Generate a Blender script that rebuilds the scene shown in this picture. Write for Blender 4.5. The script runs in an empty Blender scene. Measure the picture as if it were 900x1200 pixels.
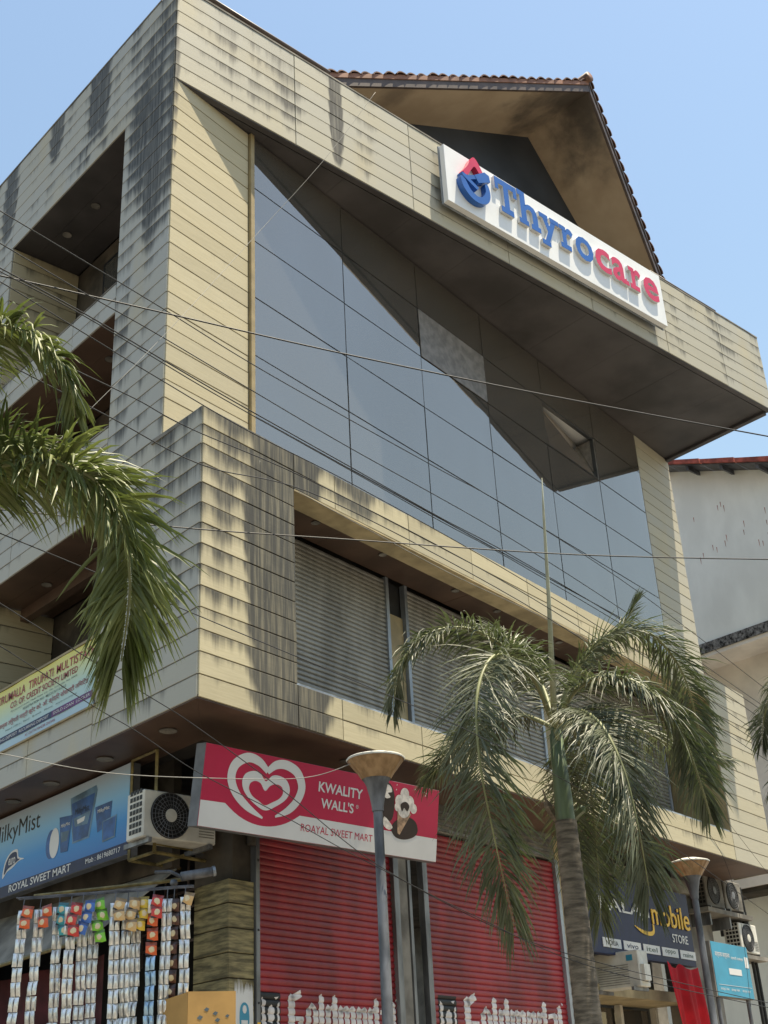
import bpy, bmesh, math, random
from mathutils import Vector, Matrix
from mathutils.geometry import tessellate_polygon
random.seed(7)
scene = bpy.context.scene
COL = scene.collection
V = Vector
# ---------------------------------------------------------------- camera, sky, sun, exposure
PITCH, ROLL, YAW, FPX = math.radians(26.501), math.radians(-3.151), math.radians(42.952), 1477.8
CAM = V((-6.380, -9.568, 1.6))
fw = V((math.sin(YAW)*math.cos(PITCH), math.cos(YAW)*math.cos(PITCH), math.sin(PITCH)))
rt0 = V((math.cos(YAW), -math.sin(YAW), 0)); up0 = rt0.cross(fw)
rt = rt0*math.cos(ROLL) + up0*math.sin(ROLL); upv = up0*math.cos(ROLL) - rt0*math.sin(ROLL)
cam_d = bpy.data.cameras.new('camera'); cam = bpy.data.objects.new('camera', cam_d); COL.objects.link(cam)
cam_d.sensor_fit = 'HORIZONTAL'; cam_d.sensor_width = 36; cam_d.lens = FPX/900*36
cam_d.clip_start = .05; cam_d.clip_end = 3000
m = Matrix((rt, upv, -fw)).transposed().to_4x4(); m.translation = CAM; cam.matrix_world = m
scene.camera = cam
SUN = V((.83, -1.0, 5.14)).normalized()
world = bpy.data.worlds.new('World'); scene.world = world; world.use_nodes = True
wn = world.node_tree; bg = wn.nodes['Background']
sky = wn.nodes.new('ShaderNodeTexSky'); sky.sky_type = 'NISHITA'; sky.sun_disc = False
sky.sun_elevation = math.asin(SUN.z); sky.sun_rotation = math.atan2(SUN.x, SUN.y)
sky.air_density = 2.0; sky.dust_density = 1.0; sky.ozone_density = 1.0
wn.links.new(sky.outputs[0], bg.inputs[0]); bg.inputs[1].default_value = .085
sun_d = bpy.data.lights.new('sun', 'SUN'); sun_d.energy = 5.0; sun_d.angle = math.radians(.5); sun_d.color = (1, .885, .68)
sun = bpy.data.objects.new('sun', sun_d); COL.objects.link(sun); sun.rotation_euler = SUN.to_track_quat('Z', 'Y').to_euler()
sun.location = (0, -10, 40)
scene.view_settings.view_transform = 'Standard'; scene.view_settings.look = 'None'
scene.view_settings.exposure = 1.0; scene.view_settings.gamma = 1
scene.cycles.max_bounces = 10; scene.cycles.transparent_max_bounces = 16

# ---------------------------------------------------------------- frames of the place
AR = math.radians(10.428)
R = V((math.cos(AR), math.sin(AR), 0)); N = V((math.sin(AR), -math.cos(AR), 0))   # street front of the lower storeys
X, Y, Z = V((1, 0, 0)), V((0, 1, 0)), V((0, 0, 1))
UY = .7788
TG = -UY*math.cos(AR); SG = UY*math.sin(AR)                                         # glass wall plane in the R frame
ZB, ZT, ZL, ZS, ZFB, ZFT = 5.435, 8.647, 8.188, 5.894, 13.945, 15.63
XE = 13.72
class Fr:
    def __init__(s, o, dx, n, dz=Z): s.o, s.dx, s.n, s.dz = V(o), V(dx), V(n), V(dz)
    def P(s, u, v, w=0): return s.o + s.dx*u + s.dz*v + s.n*w
FRONT = Fr((0, 0, 0), R, N)
GLASS = Fr(V((0, UY, 0)), R, N)
FASC = Fr((0, UY, 0), X, -Y)
LEFT = Fr((0, 0, 0), -Y, -X)
def shift(f, d): return Fr(f.o + f.n*d, f.dx, f.n, f.dz)
def ray(px, py):
    return (fw*FPX + rt*(px-450) - upv*(py-600)).normalized()
def hit(px, py, p0, n):
    d = ray(px, py); return CAM + d*(((V(p0)-CAM).dot(n))/d.dot(n))
def at(px, py, depth):
    d = ray(px, py); return CAM + d*(depth/d.dot(fw))

# ---------------------------------------------------------------- materials
def nt(name):
    mt = bpy.data.materials.new(name); mt.use_nodes = True
    t = mt.node_tree; return mt, t, t.nodes['Principled BSDF']
def mathn(t, op, a, b=None, clamp=False):
    n = t.nodes.new('ShaderNodeMath'); n.operation = op; n.use_clamp = clamp
    for i, x in enumerate((a, b)):
        if x is None: continue
        if isinstance(x, (int, float)): n.inputs[i].default_value = x
        else: t.links.new(x, n.inputs[i])
    return n.outputs[0]
def noise(t, vec, scale, detail=4, rough=.55):
    n = t.nodes.new('ShaderNodeTexNoise'); n.inputs['Scale'].default_value = scale
    n.inputs['Detail'].default_value = detail; n.inputs['Roughness'].default_value = rough
    if vec is not None: t.links.new(vec, n.inputs['Vector'])
    return n.outputs['Fac']
def vscale(t, vec, s):
    n = t.nodes.new('ShaderNodeVectorMath'); n.operation = 'MULTIPLY'; t.links.new(vec, n.inputs[0]); n.inputs[1].default_value = s
    return n.outputs[0]
def mix(t, fac, a, b):
    n = t.nodes.new('ShaderNodeMix'); n.data_type = 'RGBA'
    for s, x in ((0, fac), (6, a), (7, b)):
        if isinstance(x, (int, float)): n.inputs[s].default_value = x
        elif isinstance(x, tuple): n.inputs[s].default_value = (*x, 1)
        else: t.links.new(x, n.inputs[s])
    return n.outputs[2]
def ramp(t, fac, lo, hi):
    n = t.nodes.new('ShaderNodeMapRange'); n.interpolation_type = 'SMOOTHSTEP'
    t.links.new(fac, n.inputs[0]); n.inputs[1].default_value = lo; n.inputs[2].default_value = hi
    return n.outputs[0]
def pos(t): return t.nodes.new('ShaderNodeNewGeometry').outputs['Position']
def bump(t, b, h, strength=.3, dist=.01):
    n = t.nodes.new('ShaderNodeBump'); n.inputs['Strength'].default_value = strength; n.inputs['Distance'].default_value = dist
    t.links.new(h, n.inputs['Height']); t.links.new(n.outputs[0], b.inputs['Normal'])
def pmat(name, c, rough=.6, metal=0., var=.18, scale=5., bmp=0., stretch=(1, 1, 1), dark=None, spec=.4):
    mt, t, b = nt(name); p = vscale(t, pos(t), stretch)
    f = noise(t, p, scale); c = tuple(c)
    lo = dark or tuple(x*(1-var*1.6) for x in c); hi = tuple(min(1, x*(1+var)) for x in c)
    t.links.new(mix(t, ramp(t, f, .3, .72), lo, hi), b.inputs['Base Color'])
    b.inputs['Roughness'].default_value = rough; b.inputs['Metallic'].default_value = metal
    b.inputs['Specular IOR Level'].default_value = spec
    if bmp: bump(t, b, noise(t, p, scale*6), bmp, .01)
    return mt

def cladding():
    mt, t, b = nt('cladding_plank'); P = pos(t)
    oi = t.nodes.new('ShaderNodeObjectInfo'); sep = t.nodes.new('ShaderNodeSeparateColor'); t.links.new(oi.outputs['Color'], sep.inputs[0])
    uv = t.nodes.new('ShaderNodeUVMap'); su = t.nodes.new('ShaderNodeSeparateXYZ'); t.links.new(uv.outputs[0], su.inputs[0])
    v = su.outputs[1]                                      # 0 at the plank's foot, 1 at its top
    grain = noise(t, vscale(t, P, (1.4, 1.4, 26)), 2.2, 6, .65)
    fine = noise(t, vscale(t, P, (3, 3, 60)), 3, 3, .6)
    base = mix(t, ramp(t, grain, .32, .72), (.44, .385, .252), (.495, .435, .29))
    rnd = mathn(t, 'MULTIPLY_ADD', oi.outputs['Random'], .20); t.nodes[-1].inputs[2].default_value = .89
    hs = t.nodes.new('ShaderNodeHueSaturation'); t.links.new(rnd, hs.inputs['Value']); t.links.new(base, hs.inputs['Color']); 
    hs.inputs['Saturation'].default_value = 1.0
    weath_shade = mathn(t, 'MULTIPLY', sep.outputs[1], ramp(t, noise(t, vscale(t, P, (1, 1, .5)), 1.1, 4), .15, .5))  # weathered grey on the fascia; on side-wall planks, cool shade painted into the colour
    hsw = mix(t, weath_shade, hs.outputs[0], (.40, .405, .385))
    # runs of grime: each starts at the plank's upper joint and ends at its own length; amount set per plank and by patches
    patches = None
    for c, s, k in (((1.32, .23, 7.0), (1.35, 1.35, .36), 2.1), ((.5, .1, 7.6), (1.1, 1.1, .5), .38), ((0, 1.0, 13.5), (9, 1.25, .42), 1.05), ((2.74, UY, 14.9), (7.0, 2, .8), 1.5),
                 ((0, 2.75, 15.2), (9, 3.0, .9), 1.1), ((0, 4.0, 15.3), (9, 3.8, 1.8), .8), ((0, 5.45, 15.0), (9, 3.4, 1.2), 1.1), ((1.3, UY, 14.8), (.95, 1, 1.3), .36), ((2.35, .45, 8.45), (.75, .7, 2.6), .75),
                 ((11.7, UY, 15.1), (.85, 1, 1.3), .34), ((3.6, .66, 5.6), (.9, .9, 3), .3), ((10.6, 1.95, 5.6), (1.9, 1.9, 2.6), .6), ((0, .5, 8.3), (9, 1.2, 1.2), .4)):
        d = t.nodes.new('ShaderNodeVectorMath'); d.operation = 'SUBTRACT'; t.links.new(P, d.inputs[0]); d.inputs[1].default_value = c
        l = t.nodes.new('ShaderNodeVectorMath'); l.operation = 'LENGTH'; t.links.new(vscale(t, d.outputs[0], s), l.inputs[0])
        f = mathn(t, 'MULTIPLY', mathn(t, 'SUBTRACT', 1.0, ramp(t, l.outputs[1], .55, 1.15)), k)
        patches = f if patches is None else mathn(t, 'MAXIMUM', patches, f)
    comb = t.nodes.new('ShaderNodeCombineXYZ'); sp = t.nodes.new('ShaderNodeSeparateXYZ'); t.links.new(P, sp.inputs[0])
    t.links.new(sp.outputs[0], comb.inputs[0]); t.links.new(sp.outputs[1], comb.inputs[1]); t.links.new(mathn(t, 'MULTIPLY', oi.outputs['Random'], 3.0), comb.inputs[2])
    runs = mathn(t, 'ADD', mathn(t, 'MULTIPLY', noise(t, comb.outputs[0], 17, 5, .7), .45), mathn(t, 'MULTIPLY', noise(t, vscale(t, P, (1, 1, .06)), 11, 5, .65), .55)); wide = noise(t, vscale(t, P, (1, 1, .12)), 2.6, 3, .5)
    broad = noise(t, vscale(t, P, (1, 1, .5)), .9, 3, .5)
    amt = mathn(t, 'ADD', mathn(t, 'MULTIPLY', mathn(t, 'SUBTRACT', sep.outputs[0], .3), 1.5), patches)
    amt = mathn(t, 'ADD', amt, mathn(t, 'MULTIPLY', mathn(t, 'SUBTRACT', broad, .5), .5))
    ln = mathn(t, 'ADD', mathn(t, 'MULTIPLY', mathn(t, 'SUBTRACT', runs, .5), 1.7), mathn(t, 'MULTIPLY', mathn(t, 'SUBTRACT', wide, .5), 2.6))
    ln = mathn(t, 'ADD', ln, mathn(t, 'SUBTRACT', amt, .12))
    stain = ramp(t, mathn(t, 'ADD', mathn(t, 'MULTIPLY', mathn(t, 'SUBTRACT', v, 1.0), .75), ln), -.14, .72)
    streak = noise(t, vscale(t, P, (1, 1, .05)), 26, 3, .6)
    stain = mathn(t, 'MULTIPLY', stain, mathn(t, 'ADD', mathn(t, 'MULTIPLY', ramp(t, streak, .25, .62), .30), .66))
    col = mix(t, stain, hsw, mix(t, ramp(t, broad, .3, .7), (.026, .026, .025), (.060, .057, .050)))
    wmask = ramp(t, noise(t, vscale(t, P, (1, 1, .28)), 8.5, 6, .8), .665, .72)
    col = mix(t, mathn(t, 'MULTIPLY', mathn(t, 'MULTIPLY', wmask, stain), .75), col, (.55, .52, .44))
    edge = mathn(t, 'MULTIPLY', ramp(t, v, .90, 1.0), mathn(t, 'MULTIPLY', noise(t, P, 5, 3), .7))
    col = mix(t, edge, col, (.10, .095, .085))
    t.links.new(col, b.inputs['Base Color'])
    b.inputs['Roughness'].default_value = .62; b.inputs['Specular IOR Level'].default_value = .35
    bump(t, b, mathn(t, 'ADD', grain, mathn(t, 'MULTIPLY', fine, .5)), .14, .005)
    return mt
M = {}
M['clad'] = cladding()
M['core'] = pmat('joint_backing', (.05, .045, .04), .9)
M['soffit'] = pmat('soffit_board', (.10, .062, .044), .5, var=.22, scale=1.2, stretch=(1, 1, 1), bmp=.05)
M['upper_soffit'] = pmat('upper_soffit_board', (.072, .066, .068), .5, var=.25, scale=.9)
M['beige'] = pmat('beige_render', (.42, .34, .20), .75, var=.2, scale=2.5, bmp=.1)
M['trim'] = pmat('ochre_trim', (.30, .235, .125), .55, var=.15, scale=4)
M['concrete'] = pmat('grey_concrete', (.22, .205, .18), .85, var=.3, scale=2.2, bmp=.2)
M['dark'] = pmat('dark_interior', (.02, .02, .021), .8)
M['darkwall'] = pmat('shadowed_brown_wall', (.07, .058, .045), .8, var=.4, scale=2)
M['blackframe'] = pmat('black_window_frame', (.012, .013, .016), .4)
M['rooftile'] = pmat('brown_clay_tile', (.15, .075, .05), .6, var=.35, scale=9, bmp=.3)
M['roofedge'] = pmat('terracotta_edge_board', (.25, .12, .075), .6, var=.2, scale=3)
M['roofboard'] = pmat('dark_brown_board', (.08, .058, .05), .5, var=.2, scale=3)
def roof_under():
    mt, t, b = nt('tan_roof_underside'); P = pos(t)
    col = mix(t, ramp(t, noise(t, P, 1.1, 4), .3, .7), (.40, .30, .20), (.50, .39, .27))
    d = t.nodes.new('ShaderNodeVectorMath'); d.operation = 'DISTANCE'; t.links.new(P, d.inputs[0]); d.inputs[1].default_value = (9.35, 1.3, 19.5)
    dd = mathn(t, 'ADD', d.outputs['Value'], mathn(t, 'MULTIPLY', noise(t, P, 1.6, 5, .6), 2.6))
    leak = mathn(t, 'SUBTRACT', 1.0, ramp(t, dd, 1.5, 3.1))
    col = mix(t, mathn(t, 'MULTIPLY', leak, .86), col, (.04, .036, .034))
    d2 = t.nodes.new('ShaderNodeVectorMath'); d2.operation = 'DISTANCE'; t.links.new(P, d2.inputs[0]); d2.inputs[1].default_value = (5.1, 1.95, 17.65)
    col = mix(t, mathn(t, 'MULTIPLY', mathn(t, 'SUBTRACT', 1.0, ramp(t, mathn(t, 'ADD', d2.outputs['Value'], mathn(t, 'MULTIPLY', noise(t, P, 5, 4), .4)), .25, .75)), .5), col, (.06, .045, .035))
    t.links.new(col, b.inputs['Base Color']); b.inputs['Roughness'].default_value = .7; return mt
M['roofunder'] = roof_under()
M['gablewall'] = pmat('slate_blue_gable_wall', (.035, .042, .055), .5, var=.2, scale=1)
def glass_mat(name, refl, tint, rough=.015):
    mt, t, b = nt(name); t.nodes.remove(b); out = t.nodes['Material Output']
    g = t.nodes.new('ShaderNodeBsdfGlossy'); g.inputs['Color'].default_value = (.96, .86, .76, 1); g.inputs['Roughness'].default_value = rough
    nb = t.nodes.new('ShaderNodeBump'); nb.inputs['Strength'].default_value = .05; nb.inputs['Distance'].default_value = .02
    t.links.new(noise(t, vscale(t, pos(t), (1, 1, .6)), 1.3, 2), nb.inputs['Height']); t.links.new(nb.outputs[0], g.inputs['Normal'])
    tr = t.nodes.new('ShaderNodeBsdfTransparent'); tr.inputs['Color'].default_value = (*tint, 1)
    fr = t.nodes.new('ShaderNodeFresnel'); fr.inputs['IOR'].default_value = 1.6
    fac = mathn(t, 'ADD', mathn(t, 'MULTIPLY', fr.outputs[0], 1-refl), refl, True)
    ms = t.nodes.new('ShaderNodeMixShader'); t.links.new(fac, ms.inputs[0]); t.links.new(tr.outputs[0], ms.inputs[1]); t.links.new(g.outputs[0], ms.inputs[2])
    df = t.nodes.new('ShaderNodeBsdfDiffuse'); df.inputs['Color'].default_value = (.20, .20, .19, 1)      # film of dust
    m2 = t.nodes.new('ShaderNodeMixShader'); t.links.new(mathn(t, 'MULTIPLY_ADD', noise(t, vscale(t, pos(t), (1, 1, .45)), .8, 4), .22), m2.inputs[0]); t.nodes[-1].inputs[2].default_value = .10
    t.links.new(ms.outputs[0], m2.inputs[1]); t.links.new(df.outputs[0], m2.inputs[2]); t.links.new(m2.outputs[0], out.inputs[0]); return mt
M['glass'] = glass_mat('reflective_facade_glass', .36, (.52, .52, .52))
M['clearglass'] = glass_mat('dim_window_glass', .10, (.5, .5, .5))
M['reflgrey'] = pmat('pane_reflection_grey', (.20, .185, .172), .35, var=.2, scale=8)  # painted grey in place of the vent pane's reflection; vent cheek shares it
M['mullion'] = pmat('dark_mullion', (.045, .048, .052), .4)
M['curtain'] = pmat('beige_curtain', (.72, .60, .48), .9, var=.25, scale=3, stretch=(2, 2, .2))
M['greyshut'] = pmat('grey_shutter_steel', (.25, .24, .215), .45, .25, var=.2, scale=3, stretch=(1, 1, .3))
M['redshut'] = pmat('red_shutter_paint', (.27, .014, .022), .42, 0, var=.25, scale=2.2, stretch=(1, 1, .4), spec=.5)
M['steel'] = pmat('weathered_steel', (.20, .205, .215), .45, .5, var=.3, scale=6, stretch=(1, 1, .25))
M['galv'] = pmat('bluish_galvanised_steel', (.30, .33, .37), .4, .4, var=.25, scale=5, stretch=(1, 1, .3))
M['brass'] = pmat('ochre_painted_angle_iron', (.22, .175, .07), .5, .2, var=.3, scale=8)
M['white'] = pmat('white_sign_panel', (.78, .79, .80), .35, var=.03, scale=2)
M['offwhite'] = pmat('dirty_white_plastic', (.60, .585, .53), .5, var=.12, scale=4)
M['blue'] = pmat('blue_letter_face', (.022, .11, .40), .35, var=.05)
M['crimson'] = pmat('crimson_letter_face', (.56, .03, .085), .35, var=.05)
M['lettergrey'] = pmat('letter_return', (.62, .62, .62), .4, var=.04)
M['signred'] = pmat('sign_red_vinyl', (.46, .012, .06), .4, var=.06, scale=1.5)
M['signwhite'] = pmat('sign_white_vinyl', (.66, .655, .65), .4, var=.05, scale=1.5)
M['signgrey'] = pmat('sign_grey_side', (.13, .135, .15), .5)
M['paint_white'] = pmat('white_shutter_paint', (.68, .64, .63), .5, var=.12, scale=7)
M['black'] = pmat('black_paint', (.012, .012, .013), .5)
M['navy'] = pmat('navy_sign_vinyl', (.007, .014, .062), .5, var=.1)
M['yellow'] = pmat('yellow_letter_face', (.80, .47, .03), .4, var=.05)
M['teal'] = pmat('teal_board_print', (.04, .27, .42), .45, var=.08, scale=2)
M['cable'] = pmat('black_cable', (.018, .018, .02), .5)
M['palecable'] = pmat('pale_grey_cable', (.24, .235, .22), .6)
M['redcloth'] = pmat('red_cloth', (.55, .012, .025), .85, var=.15, scale=3)
M['card'] = pmat('cardboard', (.42, .25, .085), .8, var=.1, scale=3)
M['cardprint'] = pmat('cardboard_blue_print', (.10, .13, .15), .8)
M['bark'] = pmat('ringed_palm_bark', (.17, .145, .115), .9, var=.35, scale=5, stretch=(1, 1, 5), bmp=.5)
M['shaft'] = pmat('green_crownshaft', (.115, .155, .085), .4, var=.25, scale=3, stretch=(2, 2, .5))
M['nbwall'] = pmat('pale_blue_white_render', (.82, .86, .85), .85, var=.05, scale=1.6, stretch=(1, 1, .5))
M['nbwall2'] = pmat('cream_white_render', (.78, .74, .69), .85, var=.1, scale=1.2)
M['speck'] = pmat('dark_speckled_band', (.16, .16, .16), .9, var=.7, scale=14)
M['sheetroof'] = pmat('grey_roof_sheet', (.09, .095, .11), .5, var=.3, scale=3)
M['redtile'] = pmat('red_roof_tile', (.36, .085, .06), .7, var=.3, scale=6)
M['lampgrey'] = pmat('lamp_grey_paint', (.13, .135, .15), .5, .2, var=.35, scale=7, stretch=(1, 1, .4))
M['woodpanel'] = pmat('wood_look_pillar_plank', (.235, .195, .095), .6, var=.4, scale=3, stretch=(1.2, 1.2, 9), bmp=.1)
def leaf_mat(name, c1, c2):
    mt, t, b = nt(name); out = t.nodes['Material Output']
    col = mix(t, ramp(t, noise(t, pos(t), 2.6, 3), .35, .65), c1, c2)
    col = mix(t, mathn(t, 'MULTIPLY', ramp(t, noise(t, pos(t), 1.7, 5, .7), .60, .72), .7), col, (.21, .17, .085))
    t.links.new(col, b.inputs['Base Color']); b.inputs['Roughness'].default_value = .48; b.inputs['Specular IOR Level'].default_value = .5
    tl = t.nodes.new('ShaderNodeBsdfTranslucent'); t.links.new(mix(t, .5, col, (.10, .16, .02)), tl.inputs['Color'])
    ms = t.nodes.new('ShaderNodeMixShader'); ms.inputs[0].default_value = .22
    t.links.new(b.outputs[0], ms.inputs[1]); t.links.new(tl.outputs[0], ms.inputs[2]); t.links.new(ms.outputs[0], out.inputs[0]); return mt
M['leaf'] = leaf_mat('palm_leaflet', (.062, .074, .044), (.135, .148, .092))
M['leafnear'] = leaf_mat('near_palm_leaflet', (.085, .11, .030), (.20, .22, .075))
M['rachis'] = pmat('palm_midrib', (.22, .23, .11), .5, var=.2)
M['spear'] = pmat('pale_spear_leaf', (.40, .41, .31), .5, var=.15)
def amber():
    mt, t, b = nt('amber_ribbed_lamp_bowl')
    t.links.new(mix(t, ramp(t, noise(t, vscale(t, pos(t), (1, 1, .2)), 16), .3, .7), (.20, .115, .05), (.34, .215, .11)), b.inputs['Base Color'])
    b.inputs['Roughness'].default_value = .35; return mt
M['amber'] = amber()
def foil(name, c):
    mt, t, b = nt(name); f = noise(t, pos(t), 14, 3, .5)
    t.links.new(mix(t, ramp(t, f, .3, .6), tuple(x*.7 for x in c), c), b.inputs['Base Color'])
    b.inputs['Metallic'].default_value = .6; b.inputs['Roughness'].default_value = .3; bump(t, b, noise(t, pos(t), 26, 2), .35, .008); return mt
M['foil'] = foil('silver_foil', (.86, .85, .82)); M['foilblue'] = foil('pale_blue_foil', (.45, .62, .78))
for k, c in dict(orange=(.72, .12, .03), tealp=(.05, .36, .40), bluep=(.06, .16, .50), green=(.22, .55, .04), yellowp=(.80, .55, .06), tanp=(.66, .42, .18), redp=(.62, .05, .04), brownp=(.12, .05, .035)).items():
    mt_, t_, b_ = nt('snack_print_'+{'tealp': 'teal', 'bluep': 'blue', 'yellowp': 'yellow', 'tanp': 'tan', 'redp': 'red', 'brownp': 'brown'}.get(k, k)); M[k] = mt_
    g_ = t_.nodes.new('ShaderNodeTexCoord').outputs['Generated']; sx_ = t_.nodes.new('ShaderNodeSeparateXYZ'); t_.links.new(g_, sx_.inputs[0])
    nz_ = noise(t_, vscale(t_, pos(t_), (1, 1, 1)), 22, 3)
    dd_ = t_.nodes.new('ShaderNodeVectorMath'); dd_.operation = 'DISTANCE'; t_.links.new(vscale(t_, g_, (1, 0, 1)), dd_.inputs[0]); dd_.inputs[1].default_value = (.5, 0, .42)
    c1_ = mix(t_, ramp(t_, mathn(t_, 'ADD', dd_.outputs['Value'], mathn(t_, 'MULTIPLY', nz_, .3)), .36, .40), (.75, .60, .36), c)
    c2_ = mix(t_, ramp(t_, mathn(t_, 'ADD', sx_.outputs[2], mathn(t_, 'MULTIPLY', nz_, .12)), .74, .77), c1_, tuple(min(1, x*.35+.02) for x in c))
    c3_ = mix(t_, ramp(t_, mathn(t_, 'ADD', sx_.outputs[2], mathn(t_, 'MULTIPLY', sx_.outputs[0], .3)), .20, .18), c2_, (.03, .03, .04))
    t_.links.new(c3_, b_.inputs['Base Color']); b_.inputs['Roughness'].default_value = .28
def gradient(name, stops, axis='Z', z0=0., z1=1.):
    mt, t, b = nt(name); s = t.nodes.new('ShaderNodeSeparateXYZ'); t.links.new(pos(t), s.inputs[0])
    mr = t.nodes.new('ShaderNodeMapRange'); t.links.new(s.outputs[axis], mr.inputs[0]); mr.inputs[1].default_value = z0; mr.inputs[2].default_value = z1
    cr = t.nodes.new('ShaderNodeValToRGB'); t.links.new(mr.outputs[0], cr.inputs[0])
    e = cr.color_ramp.elements; e[0].position, e[0].color = stops[0][0], (*stops[0][1], 1); e[1].position, e[1].color = stops[-1][0], (*stops[-1][1], 1)
    for p_, c_ in stops[1:-1]: x = e.new(p_); x.color = (*c_, 1)
    t.links.new(cr.outputs[0], b.inputs['Base Color']); b.inputs['Roughness'].default_value = .4; return mt
M['milkyblue'] = gradient('blue_gradient_print', [(0, (.006, .13, .42)), (.3, (.012, .22, .56)), (.62, (.20, .43, .66)), (1, (.46, .53, .62))], 'Z', 4.53, 5.4)
M['bannergrad'] = gradient('yellow_to_pale_blue_print', [(0, (.36, .50, .62)), (.45, (.42, .58, .52)), (.8, (.62, .62, .22)), (1, (.66, .58, .10))], 'Z', 5.88, 6.65)
M['maroon'] = pmat('maroon_print', (.30, .03, .04), .5); M['dullred'] = pmat('dull_maroon_cloth', (.07, .012, .016), .9, var=.3, scale=4); M['purple'] = pmat('purple_print', (.11, .03, .15), .5)
M['inkblue'] = pmat('dark_blue_print', (.012, .025, .09), .5); M['greytext'] = pmat('grey_green_print', (.10, .14, .12), .5)
M['cone'] = pmat('wafer_print', (.42, .27, .17), .5, var=.3, scale=20); M['choco'] = pmat('chocolate_print', (.028, .014, .012), .4)
M['cream'] = pmat('cream_print', (.72, .66, .60), .4, var=.2, scale=15); M['packblue'] = pmat('pack_blue_print', (.015, .08, .27), .4, var=.3, scale=6)
M['packgrey'] = pmat('pack_lid_print', (.10, .19, .30), .4, var=.3, scale=5)
M['ground'] = pmat('dusty_asphalt', (.13, .12, .105), .95, var=.3, scale=.6, bmp=.2)
M['paver'] = pmat('pale_pavement', (.30, .27, .225), .9, var=.25, scale=1.3, bmp=.2)

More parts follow.
